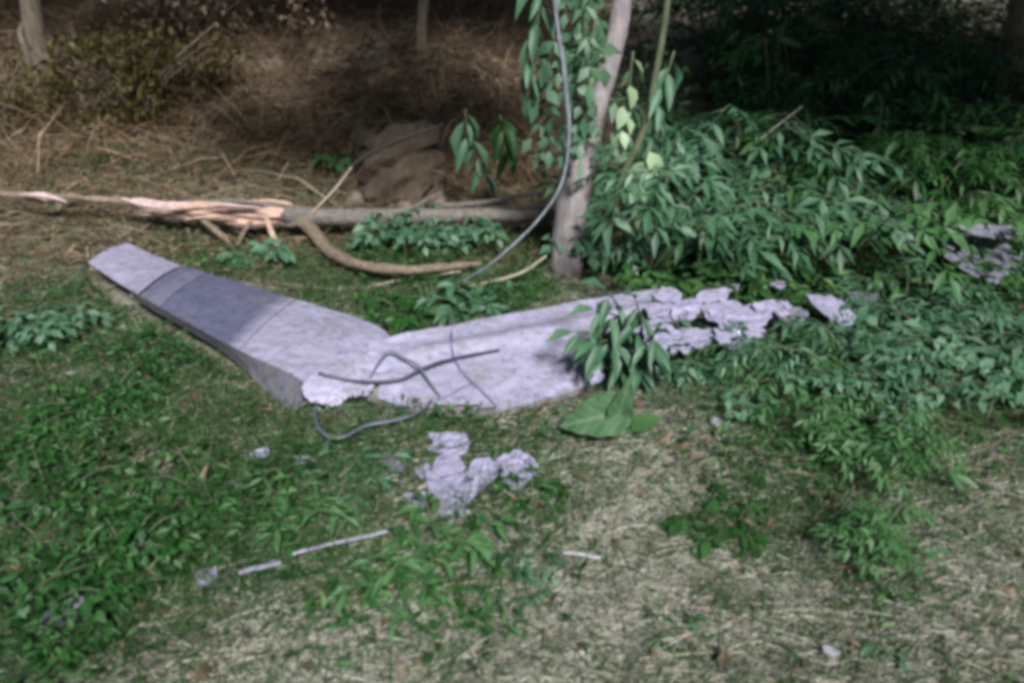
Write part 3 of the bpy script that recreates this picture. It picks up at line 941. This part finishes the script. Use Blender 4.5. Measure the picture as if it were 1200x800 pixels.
def plant(name, label, cat, base, stems, leafkind, mat, size, per, rg, droop=.25, stem_mat='stem', group=None, r=.008, start=.25, face=None):
    """stems: list of point lists; leaves alternate along each stem"""
    t = thing(name, Vector(base), label, cat, group)
    for P in stems:
        P = np.array(P, float)
        v, f = tube(P - np.array(base), [r, r * .8, r * .35], 5, 4, .03)
        link('stem', mesh_np('stem', v, f, True), M[stem_mat], t)
        C = catmull(P, 10)
        for k in range(per):
            u = start + (1 - start) * (k + .6 * rg.random()) / per
            i = min(len(C) - 2, int(u * (len(C) - 1)))
            tan = C[i + 1] - C[i]; tan /= np.linalg.norm(tan) + 1e-9
            a = k * 2.4 + rg.random() * .9
            rad = np.array([math.cos(a), math.sin(a), 0.0])
            if face is not None: rad = rad * .7 + np.array(face) * .6
            d = rad + tan * .45 + np.array([0, 0, .15 - droop * (.6 + .8 * rg.random())])
            up = np.array([0, 0, 1.]) + rg.normal(size=3) * .25 + np.array([.12, -.35, 0])
            put_leaf(t, base, C[i], d, up, size * (.7 + .6 * rg.random()) * (1.1 - .35 * u), rg.choice(LEAF[mat][leafkind]) if False else LEAF[mat][leafkind][int(rg.integers(len(LEAF[mat][leafkind])))])
        put_leaf(t, base, C[-1], tan_(C), (0, -.4, 1), size * .8, LEAF[mat][leafkind][0])
    return t


def tan_(C):
    t = C[-1] - C[-3]
    return t + np.array([0, 0, -.3]) * np.linalg.norm(t)


def fan(base, n, h, spread, rg, lean=(0, 0), arch=.3):
    out = []
    for k in range(n):
        a = 2 * math.pi * (k + rg.random() * .7) / n
        hh = h * (.65 + .5 * rg.random())
        e = np.array([math.cos(a), math.sin(a), 0]) * spread * (.5 + .7 * rg.random()) + np.array([lean[0], lean[1], 0]) * hh
        b = np.array(base)
        out.append([b, b + e * .35 + [0, 0, hh * .5], b + e * .75 + [0, 0, hh * .88], b + e + [0, 0, hh * (1 - arch * .4)]])
    return out


prg = np.random.default_rng(77)
# right-hand shrubs, each its own plant; (px, py of base, stems, height, spread, leaf kind, mat, leaf size, leaves per stem, label)
SHRUBS = [
    (760, 330, 6, .75, .42, 'pin', 'leaf_cool', .38, 9, 'pinnate-leaved sapling just right of the leaning tree'),
    (850, 306, 6, .45, .6, 'pin', 'leaf_cool', .44, 6, 'grey-green pinnate sapling behind the torn end of the right wing'),
    (930, 300, 6, .5, .6, 'pin', 'leaf', .42, 6, 'pinnate sapling behind the pale scrap, right of the wing end'),
    (820, 262, 5, .8, .6, 'pin', 'leaf_cool', .44, 6, 'tall pinnate sapling on the slope right of the olive stem'),
    (1010, 268, 7, .8, .6, 'pin', 'leaf_dark', .38, 10, 'dark shrub in the middle of the right-hand thicket'),
    (1090, 262, 7, .7, .6, 'pin', 'leaf_dark', .32, 10, 'dark green shrub left of the crumpled sheet at the right'),
    (1165, 240, 7, .8, .6, 'pin', 'leaf_dark', .34, 10, 'dark green shrub above the crumpled sheet at the right edge'),
    (900, 215, 6, 1.0, .6, 'pin', 'leaf_dark', .36, 10, 'shadowed shrub high on the slope above the wing end'),
    (1000, 190, 7, 1.0, .7, 'pin', 'leaf_dark', .36, 10, 'shadowed shrub with bright leaf sprays in the upper right thicket'),
    (1120, 180, 7, .9, .7, 'pin', 'leaf_dark', .36, 10, 'black-green shrub in the upper right corner'),
    (830, 120, 7, 1.2, .8, 'pin', 'leaf_dark', .4, 10, 'leafy shrub at the top right of the leaning tree'),
    (920, 95, 7, 1.2, .8, 'pin', 'leaf_dark', .4, 10, 'leafy shrub at the top edge in the right half'),
    (1060, 375, 6, .3, .4, 'pin', 'leaf', .36, 8, 'low pinnate shrub in front of the crumpled sheet'),
    (1005, 445, 6, .3, .4, 'pin', 'leaf_cool', .36, 8, 'bushy weed below the pale scrap, right of the wing end'),
    (1120, 425, 6, .26, .4, 'tri', 'leaf', .22, 9, 'low weed below the crumpled sheet at the right'),
    (1190, 420, 5, .28, .35, 'tri', 'leaf', .22, 9, 'low weed at the right edge below the crumpled sheet'),
    (890, 452, 5, .22, .34, 'tri', 'leaf', .22, 8, 'dark weed clump just under the torn wing end'),
    (945, 470, 6, .26, .3, 'pin', 'leaf_bright', .3, 7, 'bright broad-leaved weed right of the wing, above the dry patch'),
    (1030, 555, 6, .28, .16, 'pin', 'leaf_bright', .27, 8, 'upright green weed in the dry grass at the right'),
    (1015, 655, 5, .24, .1, 'pin', 'leaf_bright', .22, 8, 'tall narrow-leaved weed at lower right'),
    (1045, 480, 6, .28, .3, 'tri', 'leaf', .2, 8, 'weed with three-part leaves above the upright weed at right'),
    (855, 625, 5, .1, .16, 'broad', 'leaf_dark', .13, 6, 'dark low weed left of the upright weed at lower right'),
    (645, 590, 4, .06, .1, 'broad', 'leaf_dark', .11, 5, 'dark small weed right of the rightmost scrap'),
    (470, 690, 6, .14, .2, 'long', 'leaf_bright', .14, 6, 'green weed clump below the long thin strip'),
    (520, 650, 5, .14, .2, 'long', 'leaf_bright', .17, 6, 'long-leaved grassy weed below the largest scrap'),
    (600, 690, 5, .08, .14, 'tri', 'leaf', .12, 6, 'small spreading weed in the lower middle'),
    (560, 735, 3, .05, .06, 'broad', 'leaf_dark', .09, 4, 'tiny dark weed low in the middle'),
    (540, 765, 3, .04, .05, 'broad', 'leaf_dark', .07, 3, 'tiny dark weed nearest the bottom edge in the middle'),
    (782, 748, 4, .05, .08, 'broad', 'leaf_dark', .08, 4, 'tiny dark weed on the dry patch at the bottom'),
    (1040, 775, 3, .05, .06, 'broad', 'leaf', .07, 4, 'tiny weed at the bottom right'),
    (150, 655, 6, .16, .25, 'tri', 'leaf_dark', .15, 7, 'dark spreading weed in the lower left green'),
    (60, 590, 6, .18, .25, 'tri', 'leaf_dark', .16, 7, 'dark three-leaved weed at the left edge'),
    (240, 580, 6, .14, .25, 'tri', 'leaf_dark', .15, 7, 'dark weed below the left wing'),
    (330, 610, 6, .14, .22, 'long', 'leaf_bright', .15, 7, 'grassy weed above the short bright strip'),
    (1165, 335, 5, .2, .3, 'pin', 'leaf', .26, 6, 'pinnate weed overhanging the front of the crumpled grey sheet'),
    (985, 330, 4, .5, .6, 'pin', 'leaf_bright', .46, 4, 'loose shrub with large fronds right of the grey-green sapling'),
    (880, 262, 4, .8, .6, 'pin', 'leaf', .5, 4, 'tall loose sapling with large fronds rising above the thicket'),
    (1050, 300, 4, .5, .5, 'pin', 'leaf_bright', .4, 4, 'bright yellow-green frond clump left of the crumpled sheet'),
    (120, 480, 6, .15, .25, 'tri', 'leaf_dark', .16, 7, 'dark weed at the left below the wing tip'),
    (40, 400, 5, .2, .25, 'tri', 'leaf', .18, 7, 'green weed at the left edge beside the wing tip'),
    (30, 730, 5, .16, .22, 'tri', 'leaf_dark', .16, 7, 'dark spreading weed in the bottom left corner'),
    (420, 560, 6, .1, .18, 'long', 'leaf', .14, 6, 'grassy weed inside the cable loop'),
    (390, 478, 4, .1, .08, 'tri', 'leaf', .1, 5, 'small weed at the broken lower end of the left wing'),
    (300, 312, 5, .16, .16, 'broad', 'leaf', .13, 6, 'round-leaved weed above the left wing under the split wood'),
    (480, 292, 7, .28, .3, 'tri', 'leaf', .2, 8, 'leafy weed under the fallen trunk inside the bent branch'),
    (540, 290, 6, .28, .25, 'tri', 'leaf', .19, 8, 'leafy weed under the fallen trunk left of the leaning tree'),
    (550, 362, 6, .14, .22, 'long', 'leaf', .18, 7, 'grassy weed along the top edge of the right wing'),
    (480, 372, 6, .12, .2, 'long', 'leaf_dark', .18, 7, 'grassy weed in the notch between the two wing sections'),
    (390, 205, 4, .22, .14, 'broad', 'leaf_bright', .15, 6, 'bright little plant on the bank left of the black twig'),
    (822, 428, 5, .2, .24, 'pin', 'leaf', .3, 5, 'pinnate weed leaning over the torn skin of the right wing'),
    (770, 425, 4, .14, .16, 'pin', 'leaf_dark', .28, 4, 'dark pinnate weed between the hanging spray and the torn skin'),
    (705, 318, 6, .34, .2, 'tri', 'leaf', .2, 8, 'weed growing at the foot of the leaning tree'),
]
for px, py, ns, h, sp, kind, mk, sz, per, lab in SHRUBS:
    b_ = gnd(px, py)
    big = h >= .5
    if not big:
        sz *= .5 if b_[1] < 3 else .72
        per = int(per * 1.5); h *= .75
    plant('shrub' if big else 'weed', lab, 'shrub' if big else 'plant', b_, fan(b_, ns, h, sp, prg, (prg.normal() * .1, -.12)), kind, mk, sz, per, prg,
          .3, r=.008 if big else .004, group='shrubs of the right-hand thicket' if big else 'weeds growing round the wreckage')

# plant in front of the right wing (leaves hang over it)
b_ = gnd(715, 452)
P0 = at_y(722, 345, b_[1] + .1)
plant('leaning_sapling', 'dark-leaved sapling spray hanging in front of the right wing section', 'sapling', b_,
      [[b_, at_y(735, 410, b_[1] + .02), at_y(728, 375, b_[1] - .02), at_y(700, 362, b_[1] - .1)],
       [b_, at_y(745, 420, b_[1]), at_y(752, 380, b_[1] - .03), at_y(745, 352, b_[1] - .12)],
       [b_, at_y(720, 420, b_[1]), at_y(705, 395, b_[1] - .05), at_y(676, 388, b_[1] - .12)],
       [b_, at_y(730, 425, b_[1] - .02), at_y(722, 400, b_[1] - .08), at_y(702, 400, b_[1] - .16)],
       [b_, at_y(745, 430, b_[1] - .02), at_y(755, 405, b_[1] - .08), at_y(765, 392, b_[1] - .14)],
       [b_, at_y(740, 400, b_[1]), at_y(725, 360, b_[1] - .02), at_y(712, 342, b_[1] - .05)]],
      'long', 'leaf', .16, 13, prg, 1.0, face=(0, -.5, -.5))
# two broad bright leaves in front of it
def veined_mat():
    m = leaf_mat('veined_leaf', [(0, (.04, .105, .045)), (1, (.06, .13, .06))], .5, .25, True, .3)
    nt = m.node_tree; b = nt.nodes['Principled BSDF']
    old = b.inputs['Base Color'].links[0].from_socket
    tc = nt.nodes.new('ShaderNodeTexCoord'); sp = nt.nodes.new('ShaderNodeSeparateXYZ'); nt.links.new(tc.outputs['Object'], sp.inputs[0])
    def mth(op, a, b_=None):
        n = nt.nodes.new('ShaderNodeMath'); n.operation = op
        for i, q in enumerate((a, b_)):
            if q is None: continue
            if isinstance(q, (int, float)): n.inputs[i].default_value = q
            else: nt.links.new(q, n.inputs[i])
        return n.outputs[0]
    ax = mth('ABSOLUTE', sp.outputs['X'])
    fr = mth('FRACT', mth('SUBTRACT', mth('MULTIPLY', sp.outputs['Y'], 7.0), mth('MULTIPLY', ax, 8.0)))
    side = mth('LESS_THAN', fr, .13)
    mid = mth('LESS_THAN', ax, .014)
    v = mth('MAXIMUM', side, mid)
    n = noise(nt, 9, 6, .7)
    c = mixc(nt, mth('MULTIPLY', v, .5), mixc(nt, .5, old, ramp(nt, n, [(.35, (.5, .5, .4)), (.6, (1.15, 1.15, 1.1))]), 'MULTIPLY'), (.14, .2, .11))
    nt.links.new(c, b.inputs['Base Color'])
    bump(nt, b, v, .02, -.6)
    return m


VEINED = veined_mat()


def big_leaf(seed, w):
    nu, nv = 15, 9
    u = np.linspace(0, 1, nu)[:, None]; q = np.linspace(-1, 1, nv)[None]
    half = w * np.sin(np.pi * np.clip(u, 0, 1) ** .75) ** .8 * (1 - .25 * u) * .5
    X_ = q * half * (1 + .06 * np.sin(u * 26 + seed) * np.abs(q))
    Y_ = u + .05 * np.abs(q) * (1 - u)
    Z_ = .10 * np.abs(q) * half / w * 2 - .18 * u ** 2 + .025 * np.sin(u * 19 + seed + 2 * q) * np.abs(q) + .012 * np.cos(u * 44) * np.abs(q)
    G = np.stack([X_, Y_ + 0 * q, Z_], -1)
    idx = np.arange(nu * nv).reshape(nu, nv)
    F = np.stack([idx[:-1, :-1], idx[:-1, 1:], idx[1:, 1:], idx[1:, :-1]], -1).reshape(-1, 4)
    me = mesh_np('leaf', G.reshape(-1, 3), F, True)
    me.materials.append(VEINED)
    return me


b_ = gnd(738, 512)
t = thing('burdock', Vector(b_), 'pair of large plain bright green leaves below the right wing', 'plant')
yb = b_[1] - .06
for r0, tip, w in (((748, 478), (648, 500), 0), ((716, 508), (742, 444), 1)):
    root = at_y(*r0, yb); e = at_y(*tip, yb - .05)
    put_leaf(t, b_, root, e - root, (.1, -.8, .62), np.linalg.norm(e - root) * .92, big_leaf(w * 2, (.6, .42)[w]))
put_leaf(t, b_, at_y(735, 505, b_[1]), (.3, -.1, .25), (0, -.6, .8), .13, LEAF['leaf_bright']['broad'][2])
v, f = tube(np.array([(0, 0, -.02), (-.01, 0, .03), (-.012, 0, .06)]), [.006, .004], 5, 3)
link('stem', mesh_np('stem', v, f, True), M['stem'], t)

# climbing vine leaves round the leaning tree: stems hang from above the frame
def hang(label, pix, y, kind, mk, sz, per, droop, name='hanging_vine', face=(0, -.6, -.2)):
    P = [at_y(px, py, y) for px, py in pix]
    return plant(name, label, 'vine', P[-1], [P], kind, mk, sz, per, prg, droop, r=.006, start=.05, face=face, group='leafy vines hanging by the leaning tree')


hang('leafy vine hanging left of the blue-grey stem with big drooping leaves', [(640, -60), (632, 10), (625, 70), (622, 110)], yT - .05, 'long', 'leaf', .18, 20, .9)
hang('leafy vine hanging down the left side of the leaning tree to a single leaf', [(668, -50), (655, 40), (648, 110), (640, 172)], yT - .05, 'tri', 'leaf', .17, 18, .8)
hang('leafy vine covering the bend of the leaning tree', [(690, -60), (684, 30), (690, 100), (700, 160)], yT - .12, 'pin', 'leaf_cool', .22, 12, .8)
hang('leafy vine in front of the leaning tree just above its pale lower trunk', [(700, 20), (682, 80), (676, 130), (668, 165)], yT - .2, 'tri', 'leaf_cool', .15, 14, .8)
hang('leafy vine filling the gap between blue-grey stem and upper trunk', [(680, -40), (676, 30), (678, 80), (690, 140)], yT - .05, 'tri', 'leaf', .16, 18, .8)
hang('vine with pale leaves right of the bend in the leaning tree', [(742, 60), (735, 120), (728, 165)], yT - .2, 'broad', 'leaf_pale', .12, 8, .8)
hang('vine sprig of pale leaves low beside the olive stem', [(760, 170), (752, 210), (745, 250)], yT - .2, 'broad', 'leaf_pale', .12, 8, .8)
hang('tiny pale leaf sprig in front of the upper leaning trunk', [(700, 40), (698, 62), (694, 88)], yT - .1, 'broad', 'leaf_pale', .07, 5, .8)
hang('leafy spray hanging right of the leaning tree above the thicket', [(790, 60), (770, 130), (755, 190)], yT, 'long', 'leaf', .15, 18, .7)
hang('leafy spray drooping above the fallen trunk left of the vines', [(545, 128), (548, 150), (560, 180), (570, 205)], yF + .5, 'long', 'leaf', .2, 11, .9)
hang('second leafy spray drooping nearer the leaning tree', [(585, 135), (592, 150), (598, 178)], yF + .5, 'long', 'leaf_dark', .2, 10, .8)
# foreground sprays poking over the right thicket
b_ = gnd(905, 262)
loose('dry_twig', [(868, 182), (905, 152), (940, 125)], b_[1] - .4, [.005, .005, .003], M['twig'], 'pale thin twig slanting up through the right thicket', 'twig')

# ------------------------------------------------------------------ olive bush on the left bank
def leaf_bush(name, label, c, rad, n, mat, leaf, seed, nst=9):
    rg = np.random.default_rng(seed)
    base = Vector((c[0], c[1], float(height(c[0], c[1]))))
    t = thing(name, base, label, 'bush')
    for k in range(nst):
        a = 2 * math.pi * k / nst + rg.random()
        e = np.array([math.cos(a) * rad[0] * .8, math.sin(a) * rad[1] * .8, rad[2] * (1.1 + .8 * rg.random())])
        v, f = tube([(0, 0, -.03), e * [.3, .3, .55], e], [.014, .01, .004], 5, 4)
        link('stem', mesh_np('stem', v, f, True), M['bark_brown'], t)
    v, f = crown_mesh((0, 0, rad[2] * .9), rad, n, leaf, seed)
    link('foliage', mesh_np('foliage', v, f), M[mat], t, kind='stuff')
    return t


c = gnd(175, 150)
leaf_bush('olive_bush', 'olive-brown bush on the bank right of the far left trunk', c, (.8, .6, .42), 2600, 'leaf_olive', .06, 91, 16)
c = gnd(10, 150)
leaf_bush('olive_bush', 'olive bush at the left edge under the far left trunk', c, (.7, .5, .35), 1500, 'leaf_olive', .06, 92, 10)
c = gnd(240, 60)
leaf_bush('brown_bush', 'brown dry bush at the top left behind the olive bush', c, (1.2, .7, .5), 1700, 'litter', .06, 93, 16)

# ------------------------------------------------------------------ ground vegetation (uncountable)
GREEN = [(100, 560, .6, 1.2), (200, 610, .35, 1.1), (40, 680, .3, 1.1), (40, 480, .7, 1), (330, 600, .3, 1), (470, 660, .22, 1.2), (420, 540, .4, .9),
         (250, 470, .35, .3), (560, 700, .16, .6), (640, 590, .22, .7), (700, 480, .25, .6), (860, 610, .2, .9), (1020, 600, .22, 1.2), (960, 480, .5, 1.1),
         (900, 430, .5, 1.1), (1030, 700, .1, .6), (1150, 400, .7, 1.0), (1050, 380, .6, 1.1), (1190, 480, .4, .6), (560, 370, .4, .9), (480, 360, .4, .9), (500, 300, .4, .9), (400, 310, .3, .6), (300, 320, .3, .9), (360, 330, .35, 1), (430, 335, .35, 1), (600, 330, .3, .9), (540, 320, .4, 1), (250, 300, .3, .7), (560, 560, .3, .3),
         (760, 330, .6, 1), (950, 320, .8, 1), (1100, 290, .9, 1), (150, 440, .4, .7), (40, 370, .5, .5), (130, 180, .5, .6), (330, 200, .5, .5), (560, 500, .25, .6), (1190, 640, .15, .5)]
_gc = [(gnd(px, py), r, w) for px, py, r, w in GREEN]


def green(x, y):
    s = np.zeros_like(x)
    for g, r, w in _gc:
        s += w * np.exp(-((x - g[0]) ** 2 + (y - g[1]) ** 2) / (r * r))
    return np.clip(s, 0, 1.2)


def wing_mask(x, y):
    """True where the wreck covers the ground (near edge polygons)"""
    m = np.zeros(len(x), bool)
    for Fp, Np in ((FL[:6], NL[:6]), (FR, NR)):
        poly = [at_z(*p)[:2] for p in Fp] + [at_z(*p)[:2] for p in Np][::-1]
        inside = np.zeros(len(x), bool)
        j = len(poly) - 1
        for i in range(len(poly)):
            xi, yi = poly[i]; xj, yj = poly[j]
            c_ = ((yi > y) != (yj > y)) & (x < (xj - xi) * (y - yi) / (yj - yi + 1e-12) + xi)
            inside ^= c_
            j = i
        m |= inside
    return m


def frustum_pts(n, y0, y1, pad=.35, bias=1.0, xlim=None):
    y = y0 + (y1 - y0) * RNG.random(n) ** bias
    half = (y * 1.02 + .3) * .66 + pad
    x = (RNG.random(n) * 2 - 1) * half
    if xlim: 
        k = (x > xlim[0]) & (x < xlim[1]); x = x[k]; y = y[k]
    return x, y


def on_ground(x, y, lift=0.0):
    return np.stack([x, y, height(x, y) + lift], 1)


# dry straw mat in the foreground
x, y = frustum_pts(380000, 1.0, 4.2, .3, 1.2)
g = green(x, y)
pt = fbm(x * 2.2 + 5, y * 2.2, 3)
k = (RNG.random(len(x)) > g * .6) & (RNG.random(len(x)) > .55 * smooth((-x - .3) / .5) * smooth((y - 1.9) / .4) + .3 * smooth((y - 3.2) / .5)) & (RNG.random(len(x)) < .25 + 1.3 * np.clip(pt - .25, 0, 1)) & ~wing_mask(x, y)  # pale straw thinned on the left to imitate dimmer light
x, y = x[k], y[k]; n = len(x)
a = RNG.normal(size=n) * .75 + .25
flip = RNG.random(n) < .5
d = np.stack([np.cos(a), np.sin(a), .1 + .25 * np.abs(RNG.normal(size=n)) * .5], 1); d[flip, :2] *= -1
bend = RNG.normal(size=(n, 3)) * .5; bend[:, 2] = -.25 - .3 * RNG.random(n)
v, f = blades(on_ground(x, y, .004 + .02 * RNG.random(n)), d, bend, .04 + .15 * RNG.random(n) ** 2.5, .0016 + .0022 * RNG.random(n))
link('dry_straw', mesh_np('dry_straw', v, f), M['straw'], label='pale dry cut grass lying over the foreground', cat='dry grass', kind='stuff')
print('straw', len(f))

# short green grass
x, y = frustum_pts(380000, 1.0, 6.5, .3, 1.3)
g = green(x, y)
pt = fbm(x * 3.1 + 2, y * 3.1 + 8, 3)
k = (RNG.random(len(x)) < .2 + .75 * g * np.clip(pt * 2.6 - .5, 0, 1.2)) & ~wing_mask(x, y)
x, y = x[k], y[k]; n = len(x)
d = np.stack([RNG.normal(size=n) * .6 + .15, RNG.normal(size=n) * .6, .75 + .5 * RNG.random(n)], 1)
bend = RNG.normal(size=(n, 3)) * .8; bend[:, 2] = -.45 - .5 * RNG.random(n)
v, f = blades(on_ground(x, y), d, bend, .04 + .13 * RNG.random(n) ** 1.5, .0018 + .0026 * RNG.random(n))
link('grass', mesh_np('grass', v, f), M['grass'], label='short green grass growing round the wreckage', cat='grass', kind='stuff')
print('grass', len(f))

# flattened longer grass, grey-green, lying over everything near
x, y = frustum_pts(120000, 1.0, 5.2, .3, 1.2)
pt = fbm(x * 2.4 + 12, y * 2.4 + 3, 3)
k = (RNG.random(len(x)) < (.25 + np.clip(pt * 2.2 - .5, 0, .8)) * (1 - .7 * smooth((-x - .25) / .5)) * (1 - .6 * smooth((y - 3.3) / .6))) & ~wing_mask(x, y)  # fewer pale blades on the left, standing in for dimmer light
x, y = x[k], y[k]; n = len(x)
a = RNG.normal(size=n) * .7 + .3
s_ = np.where(RNG.random(n) < .5, -1, 1)
d = np.stack([np.cos(a) * s_, np.sin(a) * s_, .3 + .4 * RNG.random(n)], 1)
bend = RNG.normal(size=(n, 3)) * .6; bend[:, 2] = -.7 - .5 * RNG.random(n)
v, f = blades(on_ground(x, y), d, bend, .06 + .18 * RNG.random(n) ** 1.6, .003 + .004 * RNG.random(n))
link('flattened_grass', mesh_np('flattened_grass', v, f), M['grey_grass'], label='grey-green flattened grass over the foreground', cat='grass', kind='stuff')

# low broad-leaved ground cover
x, y = frustum_pts(150000, 1.0, 6.5, .3, 1.2)
g = green(x, y)
pt = fbm(x * 2.6 + 9, y * 2.6 + 1, 3)
k = (RNG.random(len(x)) < g * np.clip(pt * 3.2 - 1.15, 0, 1.1) * (.5 + .3 * smooth((-x - .3) / .5) + .4 * smooth((y - 3.4) / .5))) & ~wing_mask(x, y)  # more dark leaves on the left, also in place of shade
x, y = x[k], y[k]; n = len(x)
d = np.stack([RNG.normal(size=n) + .15, RNG.normal(size=n) - .2, .25 * RNG.normal(size=n) + .1], 1)
up = np.tile([0, -.3, 1.], (n, 1)) + RNG.normal(size=(n, 3)) * .35
v, f = scatter(*leaf4(.34), on_ground(x, y, .01 + .09 * RNG.random(n) ** 1.5), d, up, .018 + .04 * RNG.random(n) ** 1.5)
link('ground_cover', mesh_np('ground_cover', v, f), M['cover'], label='dark green low weeds spreading over the ground', cat='ground cover', kind='stuff')
print('cover', len(f))

# brown dry grass on the bank and at the left
x, y = frustum_pts(110000, 3.4, 12.5, .6, .9)
w = smooth((1.2 - x + (y - 5) * .15) / 1.5) * smooth((y - 3.6 + np.where(x < -1.6, .8, 0)) / 1.6)
x2, y2 = frustum_pts(60000, 1.2, 4.0, .3, 1.0)
w2 = np.zeros(len(x2))
for px_, py_, r_, a_ in ((1120, 520, .4, .9), (1180, 480, .35, .9), (1100, 430, .25, .5), (60, 300, .5, .9), (40, 360, .4, .7), (330, 490, .3, .7), (250, 470, .3, .7), (130, 770, .3, .5), (160, 520, .25, .4), (80, 600, .15, .4)):
    g_ = gnd(px_, py_); w2 = np.maximum(w2, a_ * np.exp(-((x2 - g_[0]) ** 2 + (y2 - g_[1]) ** 2) / r_ ** 2))
x = np.concatenate([x, x2]); y = np.concatenate([y, y2]); w = np.concatenate([w, w2 * .8])
k = (RNG.random(len(x)) < w * .95) & ~wing_mask(x, y)
x, y = x[k], y[k]; n = len(x)
a = RNG.normal(size=n) * .9
s = np.where(RNG.random(n) < .5, -1, 1)
d = np.stack([np.cos(a) * s, np.sin(a) * .7 - .2, .25 + .4 * np.abs(RNG.normal(size=n))], 1)
bend = RNG.normal(size=(n, 3)) * .8; bend[:, 2] = -.6 - .6 * RNG.random(n)
v, f = blades(on_ground(x, y, .0), d, bend, np.where(y < 4, .5, 1) * (.10 + .3 * RNG.random(n) ** 1.6), np.where(y < 4, .6, 1) * (.004 + .005 * RNG.random(n)))
link('dead_grass', mesh_np('dead_grass', v, f), M['brown_straw'], label='tangled brown dead grass on the dim bank', cat='dead grass', kind='stuff')
print('brown', len(f))

# tangle of long dry twigs and stalks
x, y = frustum_pts(42000, 5.0, 12.5, .6, .9)
w = smooth((1.0 - x + (y - 5) * .12) / 1.2) * smooth((y - 5.2) / 1.4) * (.35 + fbm(x * .9, y * .9 + 3, 3))
k = RNG.random(len(x)) < w
x, y = x[k], y[k]; n = len(x)
d = np.stack([RNG.normal(size=n) * 1.1, RNG.normal(size=n) * .6 - .1, .25 + .8 * np.abs(RNG.normal(size=n))], 1)
bend = RNG.normal(size=(n, 3)) * .7; bend[:, 2] = -.3 - .6 * RNG.random(n)
v, f = blades(on_ground(x, y), d, bend, .25 + .6 * RNG.random(n) ** 1.5, .005 + .006 * RNG.random(n))
link('dry_brush', mesh_np('dry_brush', v, f), M['brush'], label='reddish-brown tangle of dry brush on the bank', cat='dry brush', kind='stuff')

# dead leaves
x, y = frustum_pts(26000, 1.2, 12, .5, .8)
k = ~wing_mask(x, y) & (RNG.random(len(x)) < np.where(y > 4.3, 1, .25)); x, y = x[k], y[k]; n = len(x)
d = RNG.normal(size=(n, 3)) * [1, 1, .3]
up = np.tile([0, 0, 1.], (n, 1)) + RNG.normal(size=(n, 3)) * .4
v, f = scatter(*leaf4(.55, .12, .2), on_ground(x, y, .012 + .02 * RNG.random(n)), d, up, .03 + .05 * RNG.random(n))
link('leaf_litter', mesh_np('leaf_litter', v, f), M['litter'], label='brown fallen leaves scattered over the ground', cat='leaf litter', kind='stuff')

# undergrowth filling the right slope
x, y = frustum_pts(150000, 3.6, 13, .6, .9)
w = smooth((x - .35 - (y - 4) * .12) / .8)
pt = fbm(x * 1.3 + 4, y * 1.3 + 2, 4)
k = (RNG.random(len(x)) < w * np.clip(pt * 3.4 - .8, 0, 1)) & ~wing_mask(x, y)
x, y = x[k], y[k]; n = len(x)
hh = RNG.random(n) ** 1.2 * (.2 + .6 * smooth((y - 4) / 2.5)) * (.4 + 1.2 * fbm(x * 1.7, y * 1.7 + 7, 3))
d = np.stack([RNG.normal(size=n), RNG.normal(size=n) - .3, .5 * RNG.normal(size=n) - .1], 1)
up = np.tile([0, -.4, 1.], (n, 1)) + RNG.normal(size=(n, 3)) * .4
v, f = scatter(*leaf4(.36), on_ground(x, y, hh), d, up, .05 + .09 * RNG.random(n))
link('undergrowth', mesh_np('undergrowth', v, f), M['cover_b'], label='dense green undergrowth covering the right-hand slope', cat='undergrowth', kind='stuff')
print('under', len(f))

# single stalks one can point at
STALKS = [((748, 781), (812, 775), (890, 773), 'pale dry stalk at the bottom right of the middle'), ((742, 788), (800, 795), (880, 802), 'pale dry stalk at the very bottom edge'),
          ((1085, 548), (1140, 538), (1190, 515), 'pale bent twig on the brown patch at right'), ((470, 797), (520, 783), (560, 771), 'pale dry stalk at the bottom left of the middle'),
          ((400, 712), (480, 700), (560, 690), 'long pale grass stalk below the green clump'), ((1130, 480), (1165, 468), (1200, 460), 'thin pale stalk above the brown patch at right'),
          ((700, 712), (740, 718), (770, 714), 'thin pale stalk on the dry patch in the lower middle'), ((620, 720), (650, 708), (676, 696), 'thin pale stalk slanting in the lower middle'),
          ((180, 795), (230, 782), (290, 776), 'pale dry stalk near the bottom left'), ((225, 682), (270, 672), (318, 656), 'thin pale stalk above the short bright strip'),
          ((0, 270), (20, 268), (42, 264), 'bright straw at the left edge beside the split trunk'), ((255, 445), (272, 455), (292, 464), 'short pale stick below the left wing'),
          ((845, 742), (880, 728), (950, 722), 'pale dry stalk at the lower right'), ((1090, 690), (1110, 683), (1120, 676), 'short straw at the right below the brown patch'),
          ((820, 640), (790, 645), (760, 650), 'green-white grass stalk on the dry patch'), ((960, 500), (985, 492), (1010, 482), 'thin pale stalk across the weeds at right'),
          ((220, 170), (235, 160), (250, 152), 'pale straw on the brown bank above the split wood')]
for p0, p1, p2, lab in STALKS:
    P = [gnd(*p) + np.array([0, 0, .03]) for p in (p0, p1, p2)]
    base = Vector(P[1]); base.z -= .03
    far = 1 + .6 * (P[1][1] > 3)
    v, f = tube(np.array(P) - np.array(base), [.003 * far, .0035 * far, .002 * far], 5, 6, .1)
    link('dry_stalk', mesh_np('dry_stalk', v, f, True), M['twig'], loc=base, label=lab, cat='stalk', group='single dry stalks')
